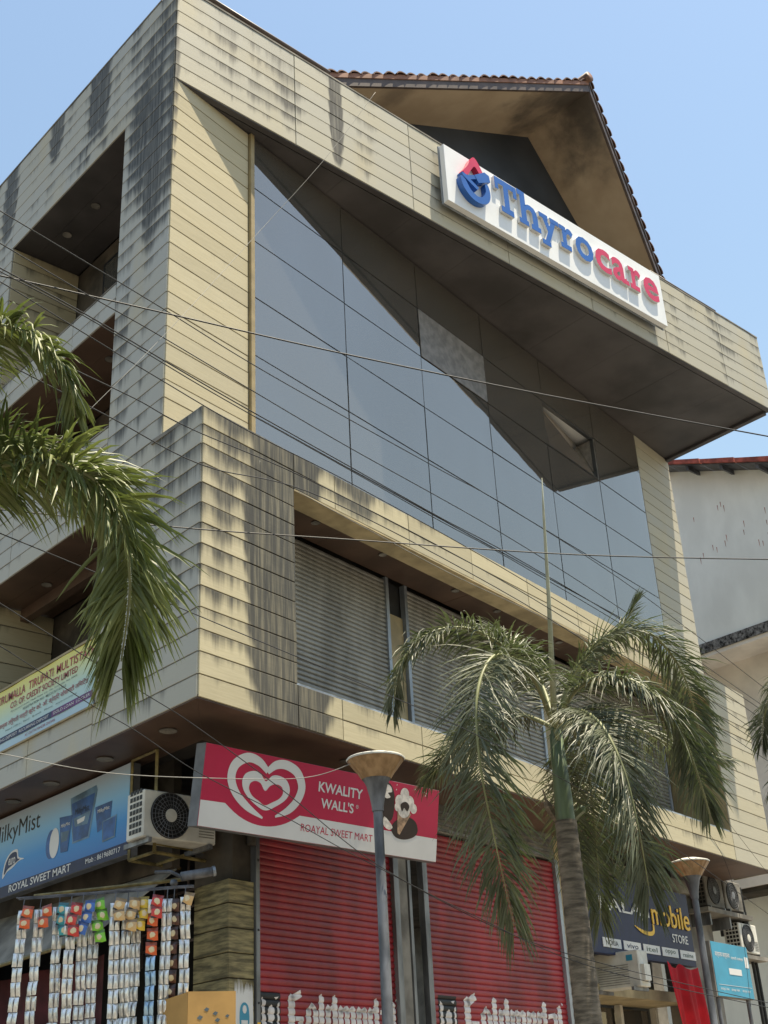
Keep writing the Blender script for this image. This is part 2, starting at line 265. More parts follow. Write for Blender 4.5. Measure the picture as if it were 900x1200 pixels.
# ---------------------------------------------------------------- object helpers
WPOS = {}
def wpos(o): return WPOS.get(o, V((0, 0, 0))) if o is not None else V((0, 0, 0))
def tag(o, label=None, cat=None, group=None, kind=None):
    if label: o['label'] = label
    if cat: o['category'] = cat
    if group: o['group'] = group
    if kind: o['kind'] = kind
    return o
def empty(name, loc, label=None, cat=None, group=None):
    o = bpy.data.objects.new(name, None); COL.objects.link(o); o.location = loc; o.empty_display_size = .2; WPOS[o] = V(loc)
    return tag(o, label, cat, group)
def link(name, me, mat, parent, origin, rz=0., smooth=False):
    o = bpy.data.objects.new(name, me); COL.objects.link(o)
    if parent is not None: o.parent = parent
    o.location = V(origin) - wpos(parent); o.rotation_euler = (0, 0, rz); WPOS[o] = V(origin)
    if mat is not None and not me.materials: me.materials.append(M[mat] if isinstance(mat, str) else mat)
    return o
class MB:
    def __init__(s): s.v = []; s.f = []; s.mi = []; s.cur = 0
    def add(s, vs, fs):
        b = len(s.v); s.v += [V(x) for x in vs]; s.f += [tuple(i+b for i in f) for f in fs]; s.mi += [s.cur]*len(fs); return s
    def hexa(s, c):        # 8 corners: bottom 0-3 ccw, top 4-7
        return s.add(c, [(3, 2, 1, 0), (4, 5, 6, 7), (0, 1, 5, 4), (1, 2, 6, 5), (2, 3, 7, 6), (3, 0, 4, 7)])
    def fbox(s, f, u0, u1, v0, v1, w0, w1):   # box in a frame (w0 back, w1 front)
        P = f.P; return s.hexa([P(u0, v0, w1), P(u1, v0, w1), P(u1, v0, w0), P(u0, v0, w0), P(u0, v1, w1), P(u1, v1, w1), P(u1, v1, w0), P(u0, v1, w0)])
    def prism(s, poly, z0, z1):
        n = len(poly); vs = [V((p[0], p[1], z0)) for p in poly]+[V((p[0], p[1], z1)) for p in poly]
        tri = tessellate_polygon([[V((p[0], p[1], 0)) for p in poly]])
        return s.add(vs, [tuple(t_) for t_ in tri]+[tuple(i+n for i in t_) for t_ in tri]+[(i, (i+1) % n, n+(i+1) % n, n+i) for i in range(n)])
    def tube(s, pts, r, sides=6, caps=True):
        pts = [V(p) for p in pts]; rs = list(r) if isinstance(r, (list, tuple)) else [r]*len(pts); rings = []
        if len(rs) != len(pts): rs = [rs[min(len(rs)-1, int(round(i*(len(rs)-1)/(len(pts)-1))))] for i in range(len(pts))]
        ref = None
        for i, p in enumerate(pts):
            T = (pts[min(i+1, len(pts)-1)]-pts[max(i-1, 0)]).normalized()
            if ref is None: ref = T.cross(Z if abs(T.z) < .9 else X).normalized()
            a = (ref - T*ref.dot(T)).normalized(); ref = a; b = T.cross(a)
            rings.append([p+(a*math.cos(k*2*math.pi/sides)+b*math.sin(k*2*math.pi/sides))*rs[i] for k in range(sides)])
        vs = [q for ring in rings for q in ring]; fs = []
        for i in range(len(pts)-1):
            for k in range(sides):
                k2 = (k+1) % sides; fs.append((i*sides+k, i*sides+k2, (i+1)*sides+k2, (i+1)*sides+k))
        if caps: fs += [tuple(range(sides))[::-1], tuple((len(pts)-1)*sides+k for k in range(sides))]
        return s.add(vs, fs)
    def lathe(s, c, prof, sides=20, axis=None):
        rings = []; ax = V(axis).normalized() if axis is not None else Z
        a = ax.cross(X if abs(ax.x) < .9 else Y).normalized(); b = ax.cross(a); c = V(c)
        for r_, z_ in prof: rings += [c+ax*z_+(a*math.cos(k*2*math.pi/sides)+b*math.sin(k*2*math.pi/sides))*r_ for k in range(sides)]
        fs = [(i*sides+k, i*sides+(k+1) % sides, (i+1)*sides+(k+1) % sides, (i+1)*sides+k) for i in range(len(prof)-1) for k in range(sides)]
        return s.add(rings, fs)
    def build(s, name, mat, parent=None, smooth=False, origin=None, bevel=0, **kw):
        if origin is None:
            lo = V([min(p[i] for p in s.v) for i in range(3)]); hi = V([max(p[i] for p in s.v) for i in range(3)])
            origin = (lo+hi)/2; origin.z = lo.z
        origin = V(origin)
        me = bpy.data.meshes.new(name); me.from_pydata([p-origin for p in s.v], [], s.f)
        if isinstance(mat, (list, tuple)):
            for k in mat: me.materials.append(M[k])
            me.polygons.foreach_set('material_index', s.mi)
        if smooth: me.polygons.foreach_set('use_smooth', [True]*len(me.polygons))
        o = link(name, me, mat if isinstance(mat, str) else None, parent, origin)
        if bevel:
            bm = bmesh.new(); bm.from_mesh(me); bmesh.ops.remove_doubles(bm, verts=bm.verts, dist=1e-5)
            bmesh.ops.bevel(bm, geom=list(bm.edges), offset=bevel, segments=1, affect='EDGES', clamp_overlap=True); bm.to_mesh(me); bm.free()
        me.update(); return tag(o, **kw) if kw else o
def fbox(name, mat, parent, f, u0, u1, v0, v1, w0, w1, bevel=0, **kw): return MB().fbox(f, u0, u1, v0, v1, w0, w1).build(name, mat, parent, bevel=bevel, **kw)
def prism(name, mat, parent, poly, z0, z1, **kw): return MB().prism(poly, z0, z1).build(name, mat, parent, **kw)

# flat print and raised letters
def flat(mb, f, loops, w, w0=None):
    allp = [p for l in loops for p in l]; tri = tessellate_polygon([[V((p[0], p[1], 0)) for p in l] for l in loops])
    vs = [f.P(p[0], p[1], w) for p in allp]; fs = []
    for t_ in tri:
        a, b, c = (V((*allp[i], 0)) for i in t_)
        fs.append(tuple(t_) if (b-a).cross(c-a).z > 0 else tuple(reversed(t_)))
    mb.add(vs, fs)
    if w0 is not None:
        for l in loops:
            n = len(l); mb.add([f.P(p[0], p[1], w) for p in l]+[f.P(p[0], p[1], w0) for p in l], [(i, (i+1) % n, n+(i+1) % n, n+i) for i in range(n)])
    return mb
def shape(name, mat, parent, f, loops, w, w0=None):
    return flat(MB(), f, loops, w, w0).build(name, mat, parent)
def crom(pts, n=8, closed=False):
    pts = [V((*p, 0)) if len(p) == 2 else V(p) for p in pts]; out = []; L = len(pts)
    rng = range(L) if closed else range(L-1)
    for i in rng:
        if closed: p0, p1, p2, p3 = pts[(i-1) % L], pts[i], pts[(i+1) % L], pts[(i+2) % L]
        else: p0, p1, p2, p3 = pts[max(i-1, 0)], pts[i], pts[i+1], pts[min(i+2, L-1)]
        for k in range(n):
            t = k/n; out.append(.5*((2*p1)+(p2-p0)*t+(2*p0-5*p1+4*p2-p3)*t*t+(3*p1-p0-3*p2+p3)*t**3))
    if not closed: out.append(pts[-1])
    return out
def smooth2(pts, n=8): return [(p.x, p.y) for p in crom(pts, n, True)]
def stroke(name, mat, parent, f, pts, widths, w, n=8):
    c = crom(pts, n); W = [x.x for x in crom([(a, 0) for a in widths], n)]; vs = []
    for i, p in enumerate(c):
        T = (c[min(i+1, len(c)-1)]-c[max(i-1, 0)]).normalized(); S = V((-T.y, T.x, 0))
        for s_ in (-1, 1): q = p+S*s_*W[i]/2; vs.append(f.P(q.x, q.y, w))
    return MB().add(vs, [(2*i, 2*i+2, 2*i+3, 2*i+1) for i in range(len(c)-1)]).build(name, mat, parent)
TXT = {}
def text_geo(body, bold=0., shear=0., extrude=0.):
    key = (body, bold, shear, extrude)
    if key in TXT: return TXT[key]
    cu = bpy.data.curves.new('t', 'FONT'); cu.body = body; cu.size = 1; cu.offset = bold; cu.shear = shear; cu.extrude = extrude; cu.resolution_u = 3
    o = bpy.data.objects.new('t', cu); COL.objects.link(o); dg = bpy.context.evaluated_depsgraph_get(); dg.update()
    me = o.evaluated_get(dg).to_mesh(); vs = [tuple(v.co) for v in me.vertices]; fs = [tuple(p.vertices) for p in me.polygons]
    o.evaluated_get(dg).to_mesh_clear(); bpy.data.objects.remove(o); bpy.data.curves.remove(cu)
    TXT[key] = (vs, fs); return TXT[key]
def text(name, mat, parent, f, body, u0, v0, u1, h, w, bold=0., shear=0., depth=0., skew=0.):
    """lettering fitted to u0..u1 and to height h above the line v0"""
    vs, fs = text_geo(body, bold, shear, .5 if depth else 0.)
    x0, x1 = min(p[0] for p in vs), max(p[0] for p in vs); y0, y1 = min(p[1] for p in vs), max(p[1] for p in vs)
    sx = (u1-u0)/(x1-x0); sy = h/(y1-y0)
    q = [f.P(u0+(p[0]-x0)*sx, v0+(p[1]-y0)*sy+skew*(p[0]-x0)*sx, w+(p[2]*depth if depth else 0)) for p in vs]
    return MB().add(q, fs).build(name, mat, parent)

# planks
PL = {}
def plank_mesh(L, h, th=.022, name='plank'):
    key = (round(L, 3), round(h, 3))
    if key in PL: return PL[key]
    c = .004; g = .005; a, b = -L/2+g, L/2-g; z0, z1 = g, h-g
    vs = [(a, th, z0), (b, th, z0), (b, th, z1), (a, th, z1), (a, c, z0), (b, c, z0), (b, c, z1), (a, c, z1), (a+c, 0, z0+c), (b-c, 0, z0+c), (b-c, 0, z1-c), (a+c, 0, z1-c)]
    fs = [(8, 9, 10, 11)]
    for k in range(4):
        k2 = (k+1) % 4; fs += [(k, k2, 4+k2, 4+k), (4+k, 4+k2, 8+k2, 8+k)]
    me = bpy.data.meshes.new(name); me.from_pydata(vs, [], fs); ul = me.uv_layers.new(name='UVMap')
    for lp in me.loops:
        co = me.vertices[lp.vertex_index].co; ul.data[lp.index].uv = (co.x, co.z/h)
    PL[key] = me; return me
def planks(parent, f, u0, u1, z0, z1, n, seams=(), dirt=.05, mat='clad', proud=0., grey=0., djit=.08):
    rz = math.atan2(f.dx.y, f.dx.x); h = (z1-z0)/n
    for i in range(n):
        cuts = [u0]+[s for s in sorted(seams) if u0+.12 < s < u1-.12]+[u1]
        for a, b in zip(cuts[:-1], cuts[1:]):
            me = plank_mesh(b-a, h)
            o = link('plank', me, mat, parent, f.P((a+b)/2, z0+i*h, proud+random.uniform(-.0025, .0015)), rz + random.uniform(-.0008, .0008))
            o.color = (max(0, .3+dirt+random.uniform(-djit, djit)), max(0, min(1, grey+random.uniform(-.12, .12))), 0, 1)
def panel(name, mat, parent, f, u0, u1, v0, v1, w0, w1, bevel=.003): return fbox(name, mat, parent, f, u0, u1, v0, v1, w0, w1, bevel)
def downlight(parent, p, r=.055):
    MB().lathe(p, [(r*1.25, -.012), (r*1.25, -.004), (r, -.012), (r*.8, -.006), (.001, -.005)], 14).build('downlight', 'concrete', parent, smooth=True)

# ================================================================ SETTING
MB().add([(-900, -900, 0), (900, -900, 0), (900, 900, 0), (-900, 900, 0)], [(0, 1, 2, 3)]).build('road', 'ground', kind='structure')
pv = MB()
pv.hexa([FRONT.P(-1.9, .004, 3.2), FRONT.P(30, .004, 3.2), FRONT.P(30, .004, -2.2), FRONT.P(-1.9, .004, -2.2), FRONT.P(-1.9, .14, 3.2), FRONT.P(30, .14, 3.2), FRONT.P(30, .14, -2.2), FRONT.P(-1.9, .14, -2.2)])
pv.build('pavement', 'paver', kind='structure')
kb = MB()
kb.fbox(FRONT, -1.9, 30, .004, .155, 3.2, 3.34)
kb.build('kerb', 'concrete', kind='structure')

# ================================================================ THE CORNER BUILDING
bld = empty('commercial_building', (6.5, 7, 0), 'cream plank-clad corner building with glass wall and deep slanted eave', 'building')
TH = .02
# ---- upper fascia along the street and the side
fas = MB(); fas.fbox(FASC, .02, XE-.02, ZFB+.03, ZFT-.01, -.35, -TH); fas = fas.build('street_fascia', 'core', bld)
seamF = [1.98, 4.2, 6.27, 8.32, 10.42, 12.25]
planks(fas, FASC, 0.012, XE, ZFB, ZFT, 7, seamF, .10, grey=.55)
fbox('bottom_lip', 'upper_soffit', fas, FASC, .02, XE-.01, ZFB-.014, ZFB-.002, -.10, -.012)
fbox('coping', 'concrete', fas, FASC, .01, XE, ZFT+.002, ZFT+.03, -.36, .006)
fsd = MB(); fsd.fbox(LEFT, -9.0, -UY-.37, ZFB+.005, ZFT-.01, -.35, -TH); fsd = fsd.build('side_fascia', 'core', bld)
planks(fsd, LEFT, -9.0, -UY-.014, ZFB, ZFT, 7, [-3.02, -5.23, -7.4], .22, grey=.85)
fbox('coping', 'concrete', fsd, LEFT, -9.0, -UY-.37, ZFT+.002, ZFT+.03, -.36, .006)
ENDF = Fr((XE, 0, 0), Y, X)
fen = MB(); fen.fbox(ENDF, UY+.37, 9, ZFB+.03, ZFT-.01, -.35, -TH); fen = fen.build('end_fascia', 'core', bld)
planks(fen, ENDF, UY+.02, 9, ZFB, ZFT, 7, [3, 5.2, 7.2], .1)
# ---- slanted soffit under the fascia, made of boards
gy = lambda x: UY + x*math.tan(AR)
sof = prism('upper_soffit', 'core', bld, [(.3, UY+.1), (XE-.05, UY+.1), (XE-.05, gy(XE)+.3), (.3, gy(.3)+.05)], ZFB+.035, ZFB+.06)
xs = [.25+i*1.347 for i in range(11)]
for a, b in zip(xs[:-1], xs[1:]):
    prism('soffit_board', 'upper_soffit', sof, [(a+.002, UY+.13), (b-.002, UY+.13), (b-.002, gy(b)+.22), (a+.002, gy(a)+.22)], ZFB+.004+random.uniform(0, .003), ZFB+.034)
fbox('end_lip', 'upper_soffit', sof, ENDF, UY+.14, 3.5, ZFB-.05, ZFB, -.13, -.02)
# ---- terrace slab and solid body behind
prism('terrace_slab', 'concrete', bld, [(.4, UY+.4), (XE-.4, UY+.4), (XE-.4, 12), (.4, 12)], 14.6, 14.75)
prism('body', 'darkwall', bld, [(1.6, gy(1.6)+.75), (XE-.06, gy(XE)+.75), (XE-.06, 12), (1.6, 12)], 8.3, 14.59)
# right end wall
rend = fbox('end_wall', 'beige', bld, Fr((13.66, 0, 0), Y, X), gy(13.7)+.05, 12, ZB+.4, ZFB, -.3, -.001)
fbox('lower_end_wall', 'concrete', bld, Fr((13.66, 0, 0), Y, X), 5.2, 12, 0, ZB+.398, -.3, -.001)
# ---- plank wall beside the glass (sunlit strip)
stw = prism('corner_wall', 'core', bld, [(.021, UY+.03), GLASS.P(1.36, 0, -.021)[:2], GLASS.P(1.36, 0, -.3)[:2], (.5, 1.93), (.021, 1.93)], ZT+.002, ZFB+.03)
planks(stw, GLASS, .012, 1.375, ZT+.005, ZFB, 22, (), -.22, djit=.04)
fbox('edge_trim', 'trim', bld, GLASS, 1.379, 1.449, ZT, ZFB-.002, -.25, .045, .004)
# ---- glass curtain wall
cw = empty('glass_wall', GLASS.P(7, ZT, 0)); cw.parent = bld; cw.location = GLASS.P(7, ZT, 0)-wpos(bld)
us = [1.452, 3.323, 5.139, 6.955, 8.813, 10.63, 12.455]; zs = [ZT+.01, 9.52, 10.41, 11.295, 12.19, 13.08, ZFB]
gcache = {}
for i in range(6):
    for j in range(6):
        a, b, c, d = us[i]+.011, us[i+1]-.011, zs[j]+.010, zs[j+1]-.010
        if (i, j) == (2, 4):      # vent with its reflection painted as flat grey, hung out a little at its foot
            mb = MB(); mb.hexa([GLASS.P(a, c, .012), GLASS.P(b, c, .012), GLASS.P(b, c, .0), GLASS.P(a, c, .0), GLASS.P(a, d, .012), GLASS.P(b, d, .012), GLASS.P(b, d, -.003), GLASS.P(a, d, -.003)])
            mb.build('vent_pane', 'reflgrey', cw, label='top-hung pane with reflection painted grey, slightly open'); continue
        if (i, j) == (4, 4):      # open vent
            mb = MB(); mb.hexa([GLASS.P(a, c, .0), GLASS.P(b, c, .0), GLASS.P(b, c, -.015), GLASS.P(a, c, -.015), GLASS.P(a, d-.01, -.10), GLASS.P(b, d-.03, -.34), GLASS.P(b, d-.03, -.355), GLASS.P(a, d-.01, -.115)])
            mb.build('vent_pane', 'glass', cw, label='hopper pane tipped inwards at its top')
            MB().add([GLASS.P(b, c, -.002), GLASS.P(b, d, -.002), GLASS.P(b, d-.03, -.36), GLASS.P(b+.012, c, -.002), GLASS.P(b+.012, d, -.002), GLASS.P(b+.012, d-.03, -.36)], [(0, 1, 2), (5, 4, 3), (0, 3, 4, 1), (1, 4, 5, 2), (2, 5, 3, 0)]).build('vent_cheek', 'reflgrey', cw)
            fbox('room_ceiling', 'white', cw, GLASS, a-.3, b+.3, 13.14, 13.17, -1.2, -.085)
            continue
        tw = random.uniform(-.0035, .0035); tv = random.uniform(-.002, .002)
        mb = MB(); mb.hexa([GLASS.P(a, c, tw), GLASS.P(b, c, -tw), GLASS.P(b, c, -.014), GLASS.P(a, c, -.014), GLASS.P(a, d, tw+tv), GLASS.P(b, d, -tw+tv), GLASS.P(b, d, -.014), GLASS.P(a, d, -.014)])
        mb.build('pane', 'glass', cw)
for u in us[1:-1]: fbox('mullion', 'mullion', cw, GLASS, u-.022, u+.022, ZT, ZFB, -.08, -.016)
for z in zs[1:-1]:
    mb = MB()
    for a, b in zip(us[:-1], us[1:]): mb.fbox(GLASS, a+.024, b-.024, z-.022, z+.022, -.08, -.016)
    mb.build('transom', 'mullion', cw)
for i in range(6):     # interior blinds and slab edge seen dimly through the glass
    a, b = us[i]+.06, us[i+1]-.06
    for q in range(4):
        if random.random() < .62:
            c0 = a+(b-a)*q/4; fbox('curtain', 'curtain', cw, GLASS, c0+.02, c0+(b-a)/4-.02, ZT+.02, random.choice((10.3, 10.3, 11.2, 11.25)), -.33, -.3)
    fbox('slab_edge', 'darkwall', cw, GLASS, a, b, 11.0, 11.4, -.5, -.38)
# ---- pier at the right of the glass
pier = MB(); pier.fbox(GLASS, 12.47, 13.93, ZT, ZFB+.03, -.5, -TH); pier = pier.build('end_pier', 'core', bld)
planks(pier, GLASS, 12.462, 13.945, ZT+.005, ZFB, 22, (), -.16, djit=.05, grey=.5)
# ---- lower box: street side
SB = 13.88
box1 = prism('corner_block', 'core', bld, [(.021, .03), FRONT.P(1.42, 0, -.021)[:2], FRONT.P(1.42, 0, -.8)[:2], (.5, 1.93), (.021, 1.93)], ZB+.02, ZT-.004)
planks(box1, FRONT, .014, 1.44, ZB, ZT, 14, (), .20, djit=.10)
lint = MB(); lint.fbox(FRONT, 1.42, 12.27, ZL+.004, ZT-.004, -.31, -TH); lint = lint.build('lintel', 'core', bld)
planks(lint, FRONT, 1.443, 12.25, ZL, ZT, 2, [2.16, 3.6, 5.0, 6.4, 7.8, 9.2, 10.7], .10)
fbox('lintel_soffit', 'beige', lint, FRONT, 1.445, 12.25, ZL-.02, ZL+.0015, -.31, -.002)
sill = MB(); sill.fbox(FRONT, 1.42, 12.27, ZB+.02, ZS-.004, -.31, -TH); sill = sill.build('sill_wall', 'core', bld)
planks(sill, FRONT, 1.443, 12.25, ZB, ZS, 2, [2.16, 3.6, 5.0, 6.4, 7.8, 9.2, 10.7], -.04)
fbox('sill_cap', 'galv', sill, FRONT, 1.443, 12.25, ZS+.002, ZS+.03, -.31, -.03)
box2 = MB(); box2.fbox(FRONT, 12.27, SB-.02, ZB+.02, ZT-.004, -.9, -TH); box2 = box2.build('end_block', 'core', bld)
planks(box2, FRONT, 12.254, SB, ZB, ZT, 14, (), -.05, grey=.3)
ENDB = Fr(FRONT.P(SB, 0, 0), Y, X)
planks(box2, ENDB, .02, .85, ZB, ZT, 14, (), .1, proud=.004)
# ledge on top of the box, in front of the glass
ledge = prism('ledge', 'concrete', bld, [FRONT.P(.02, 0, -.03)[:2], FRONT.P(SB-.02, 0, -.03)[:2], FRONT.P(SB-.02, 0, TG-.2)[:2], FRONT.P(SG+.02, 0, TG-.2)[:2]], ZT-.05, ZT-.001)
# recess with shutters
rc = empty('shutter_recess', FRONT.P(7, ZS, -.85)); rc.parent = bld; rc.location = FRONT.P(7, ZS, -.85)-wpos(bld)
for a in range(8):
    fbox('ceiling_board', 'soffit', rc, FRONT, 1.44+a*1.355+.003, 1.44+(a+1)*1.355-.003, ZL+.06+random.uniform(0, .004), ZL+.09, -.86, -.3)
fbox('recess_floor', 'concrete', rc, FRONT, 1.44, 12.25, ZB+.06, ZB+.1, -1.2, -.32)
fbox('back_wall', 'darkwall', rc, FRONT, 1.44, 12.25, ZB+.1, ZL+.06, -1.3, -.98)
fbox('recess_side', 'beige', rc, FRONT, 1.421, 1.44, ZS, ZL+.06, -.95, -.024)
fbox('recess_side', 'trim', rc, FRONT, 12.252, 12.269, ZS, ZL+.06, -.95, -.024)
for p in ((2.223, .88), (3.486, 1.094), (5.074, 1.403), (6.095, 1.597), (7.8, 1.93), (9.4, 2.22)): downlight(rc, V((p[0], p[1], ZL+.06)), .045)
def shutter(name, mat, parent, f, u0, u1, z0, z1, pitch, amp, w, sub=5):
    mb = MB(); rows = []; n = int((z1-z0)/pitch); zz = []
    for i in range(n):
        for k in range(sub): zz.append(z0+(i+k/sub)*pitch)
    zz.append(z0+n*pitch)
    for z in zz: rows.append((z, shut_prof(z, z0, pitch, amp)))
    vs = []
    for z, d in rows: vs += [f.P(u0, z, w+d), f.P(u1, z, w+d)]
    return mb.add(vs, [(2*i, 2*i+1, 2*i+3, 2*i+2) for i in range(len(rows)-1)]).build(name, mat, parent)
def shut_prof(z, z0, pitch, amp):
    x = ((z-z0)/pitch) % 1.0
    return -amp*.7 if (x < .04 or x > .97) else amp*(math.sin(math.pi*min(1, x*1.05))**.7)*(1-.35*x)
for a, b in ((1.5, 4.19), (4.66, 7.9), (8.4, 11.95)):
    sh = shutter('grey_shutter', 'greyshut', rc, FRONT, a, b, ZS-.1, ZL+.055, .062, .014, -.88)
    fbox('guide_rail', 'galv', sh, FRONT, a-.06, a, ZS-.1, ZL+.055, -.93, -.85); fbox('guide_rail', 'galv', sh, FRONT, b, b+.06, ZS-.1, ZL+.055, -.93, -.85)
    fbox('bottom_bar', 'galv', sh, FRONT, a, b, ZS+.03, ZS+.33, -.885, -.855)
for a, b in ((4.26, 4.59), (7.97, 8.33)):
    fbox('infill_panel', 'trim', rc, FRONT, a, b, ZS-.1, ZL-.42, -.95, -.90); fbox('vent_slot', 'dark', rc, FRONT, a+.08, b, ZL-.40, ZL+.05, -.96, -.94)
    fbox('infill_post', 'steel', rc, FRONT, a, a+.05, ZL-.41, ZL+.05, -.95, -.90)

# ---- side street elevation (left in the photograph)
planks(stw, LEFT, -1.97, -UY-.014, ZT+.005, ZFB, 22, (), .24, djit=.08, grey=.9)  # high grey paints cool shade into the side planks
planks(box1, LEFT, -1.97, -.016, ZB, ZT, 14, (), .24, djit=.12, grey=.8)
def side_wall(name, y0, y1, z0, z1, n, seams=(), dirt=.1):
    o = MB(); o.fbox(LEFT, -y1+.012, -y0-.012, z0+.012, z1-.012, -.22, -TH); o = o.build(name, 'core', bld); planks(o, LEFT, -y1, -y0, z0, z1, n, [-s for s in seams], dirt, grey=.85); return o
sw = side_wall('side_parapet', 1.974, 5.176, 10.94, 11.385, 2, (3.05,), .12)
fbox('parapet_cap', 'concrete', sw, LEFT, -5.17, -1.98, 11.387, 11.405, -.22, .004)
sw = side_wall('side_parapet', 1.974, 5.176, ZL, 9.30, 5, (3.05, 4.3), .10)
fbox('parapet_cap', 'concrete', sw, LEFT, -5.17, -1.98, 9.302, 9.32, -.22, .004)
sw = side_wall('side_parapet', 1.974, 5.176, ZB, 6.67, 5, (1.975, 3.4, 4.6), .05)
fbox('parapet_cap', 'beige', sw, LEFT, -5.17, -1.98, 6.672, 6.69, -.22, .004)
sw = side_wall('side_pillar', 5.18, 6.35, ZB, ZFB, 35, (), .16)
side_wall('side_wall', 6.354, 9.0, ZB, ZFB, 35, (7.7,), .12)
rf = MB(); rf.fbox(LEFT, -9, -8.97, ZB, ZFB, -1.6, -TH); rf.build('side_return', 'concrete', bld)
for z0, z1, nm in ((11.0, ZFB, 'upper'), (8.7, 10.94, 'middle'), (ZB+.12, ZL, 'lower')):
    lg = empty('loggia', (0.6, 3.6, z0)); lg.parent = bld; lg.location = V((.6, 3.6, z0))-wpos(bld)
    xb = 1.12
    for k in range(3): prism('ceiling_board', 'soffit' if nm != 'upper' else 'upper_soffit', lg, [(.02+k*.36+.002, 1.7), (.02+(k+1)*.36-.002, 1.7), (.02+(k+1)*.36-.002, 5.4), (.02+k*.36+.002, 5.4)], z1+.002+random.uniform(0, .003), z1+.03)
    prism('floor', 'concrete', lg, [(.23, 1.97), (xb, 1.97), (xb, 5.18), (.23, 5.18)], z0, z0+.06)
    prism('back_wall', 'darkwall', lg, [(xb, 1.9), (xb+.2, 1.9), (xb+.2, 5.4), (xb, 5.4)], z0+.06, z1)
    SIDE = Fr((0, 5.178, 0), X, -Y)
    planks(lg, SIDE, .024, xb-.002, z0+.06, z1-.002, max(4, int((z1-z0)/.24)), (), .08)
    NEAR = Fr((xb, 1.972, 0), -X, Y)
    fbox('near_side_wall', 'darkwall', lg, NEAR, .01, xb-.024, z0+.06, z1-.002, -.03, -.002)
    if nm == 'lower':
        WB = Fr((xb, 0, 0), -Y, -X)
        sh = shutter('grey_shutter', 'greyshut', lg, WB, -4.0, -2.05, z0+.06, z1-.3, .062, .012, .02)
        fbox('guide_rail', 'steel', lg, WB, -4.07, -4.0, z0+.06, z1-.3, .0, .05)
        fbox('beam', 'soffit', lg, Fr((.62, 0, 0), -Y, -X), -5.17, -1.98, z1-.16, z1-.001, -.12, 0)
    else:
        WB = Fr((xb, 0, 0), -Y, -X)
        wn_ = fbox('window_frame', 'blackframe', lg, WB, -4.3, -2.3, z0+.4, z1-.35, .0, .06)
        for a in range(3): fbox('window_pane', 'clearglass', wn_, WB, -4.24+a*.645, -4.24+a*.645+.6, z0+.46, z1-.41, .061, .066)
    for y in ((3.577, 4.404, 2.7) if nm == 'upper' else (2.9, 4.2)): downlight(lg, V((.48, y, z1)))
# ---- soffit below the box
so = prism('box_soffit', 'core', bld, [FRONT.P(.05, 0, -.05)[:2], FRONT.P(SB-.05, 0, -.05)[:2], FRONT.P(SB-.05, 0, -1.0)[:2], (1.2, 1.2), (1.0, 9.0), (.05, 9.0)], ZB+.03, ZB+.05)
for a in range(10):
    u0 = .02+a*1.38; u1 = u0+1.38
    if a == 0: prism('soffit_board', 'soffit', so, [FRONT.P(.012, 0, -.012)[:2], FRONT.P(u1-.002, 0, -.012)[:2], FRONT.P(u1-.002, 0, -.96)[:2], FRONT.P(1.02, 0, -.96)[:2]], ZB-.012, ZB+.028)
    else: prism('soffit_board', 'soffit', so, [FRONT.P(u0+.002, 0, -.012)[:2], FRONT.P(u1-.002, 0, -.012)[:2], FRONT.P(u1-.002, 0, -.96)[:2], FRONT.P(u0+.002, 0, -.96)[:2]], ZB-.012+random.uniform(0, .003), ZB+.028)
ys = [.03, 1.4, 2.8, 4.2, 5.6, 7.0, 9.0]
pc = FRONT.P(1.02, 0, -.96)
for i, (a, b) in enumerate(zip(ys[:-1], ys[1:])):
    if i == 0: poly = [(.012, .02), (pc.x-.003, pc.y-.002), (pc.x-.003, b-.002), (.012, b-.002)]
    else: poly = [(.012, a+.002), (pc.x-.003, a+.002), (pc.x-.003, b-.002), (.012, b-.002)]
    prism('soffit_board', 'soffit', so, poly, ZB-.012+random.uniform(0, .003), ZB+.028)
for p in ((.341, 1.028), (.335, 2.25), (.335, 3.429), (.344, 4.376)): downlight(so, V((p[0], p[1], ZB-.012)), .075)
for s_ in (2.75, 5.6, 8.4, 10.5): downlight(so, FRONT.P(s_, ZB-.012, -.45), .065)
prism('shop_ceiling', 'darkwall', bld, [(.95, .95), FRONT.P(13.6, 0, -.9)[:2], (13.6, 12), (.95, 12)], ZB+.30, ZB+.36)
# ---- shop fronts at street level (street side)
SH = shift(FRONT, -1.0)
gf = empty('shop_front', FRONT.P(6, 0, -1.0)); gf.parent = bld; gf.location = FRONT.P(6, 0, -1.0)-wpos(bld)
PC = SH.P(1.455, 0, 0)
prism('pillar_core', 'darkwall', gf, [(PC.x+.022, PC.y+.028), SH.P(1.83, 0, -.022)[:2], SH.P(1.83, 0, -.6)[:2], (PC.x+.022, PC.y+.60)], .002, 4.06)
PLF = Fr((PC.x, PC.y, 0), -Y, -X)
for i in range(17):
    me = plank_mesh(.375, .24); o = link('pillar_plank', me, None, gf, SH.P(1.455+.19, i*.24, 0), AR); o.data = me
    me2 = plank_mesh(.62, .24); o2 = link('pillar_plank', me2, None, gf, PLF.P(-.312, i*.24, 0), -math.pi/2)
    for q in (o, o2):
        if q.data.materials and q.data.materials[0] != M['woodpanel']:
            pass
        if not q.data.materials: q.data.materials.append(M['woodpanel'])
fbox('column', 'darkwall', gf, SH, 1.56, 1.83, 4.06, ZB+.3, -.6, -.05)
MB().tube(crom([SH.P(1.5, 4.95, -.02), SH.P(1.7, 4.93, 0), SH.P(1.78, 4.75, 0), SH.P(1.79, 4.45, 0)], 6), .05, 8).build('drain_pipe', 'darkwall', gf, smooth=True)
def rail(u0, u1, z1, mat='steel', w=.03): fbox('guide_rail', mat, gf, SH, u0, u1, 0, z1, -.06, w, .004)
rail(1.834, 1.89, 5.0)
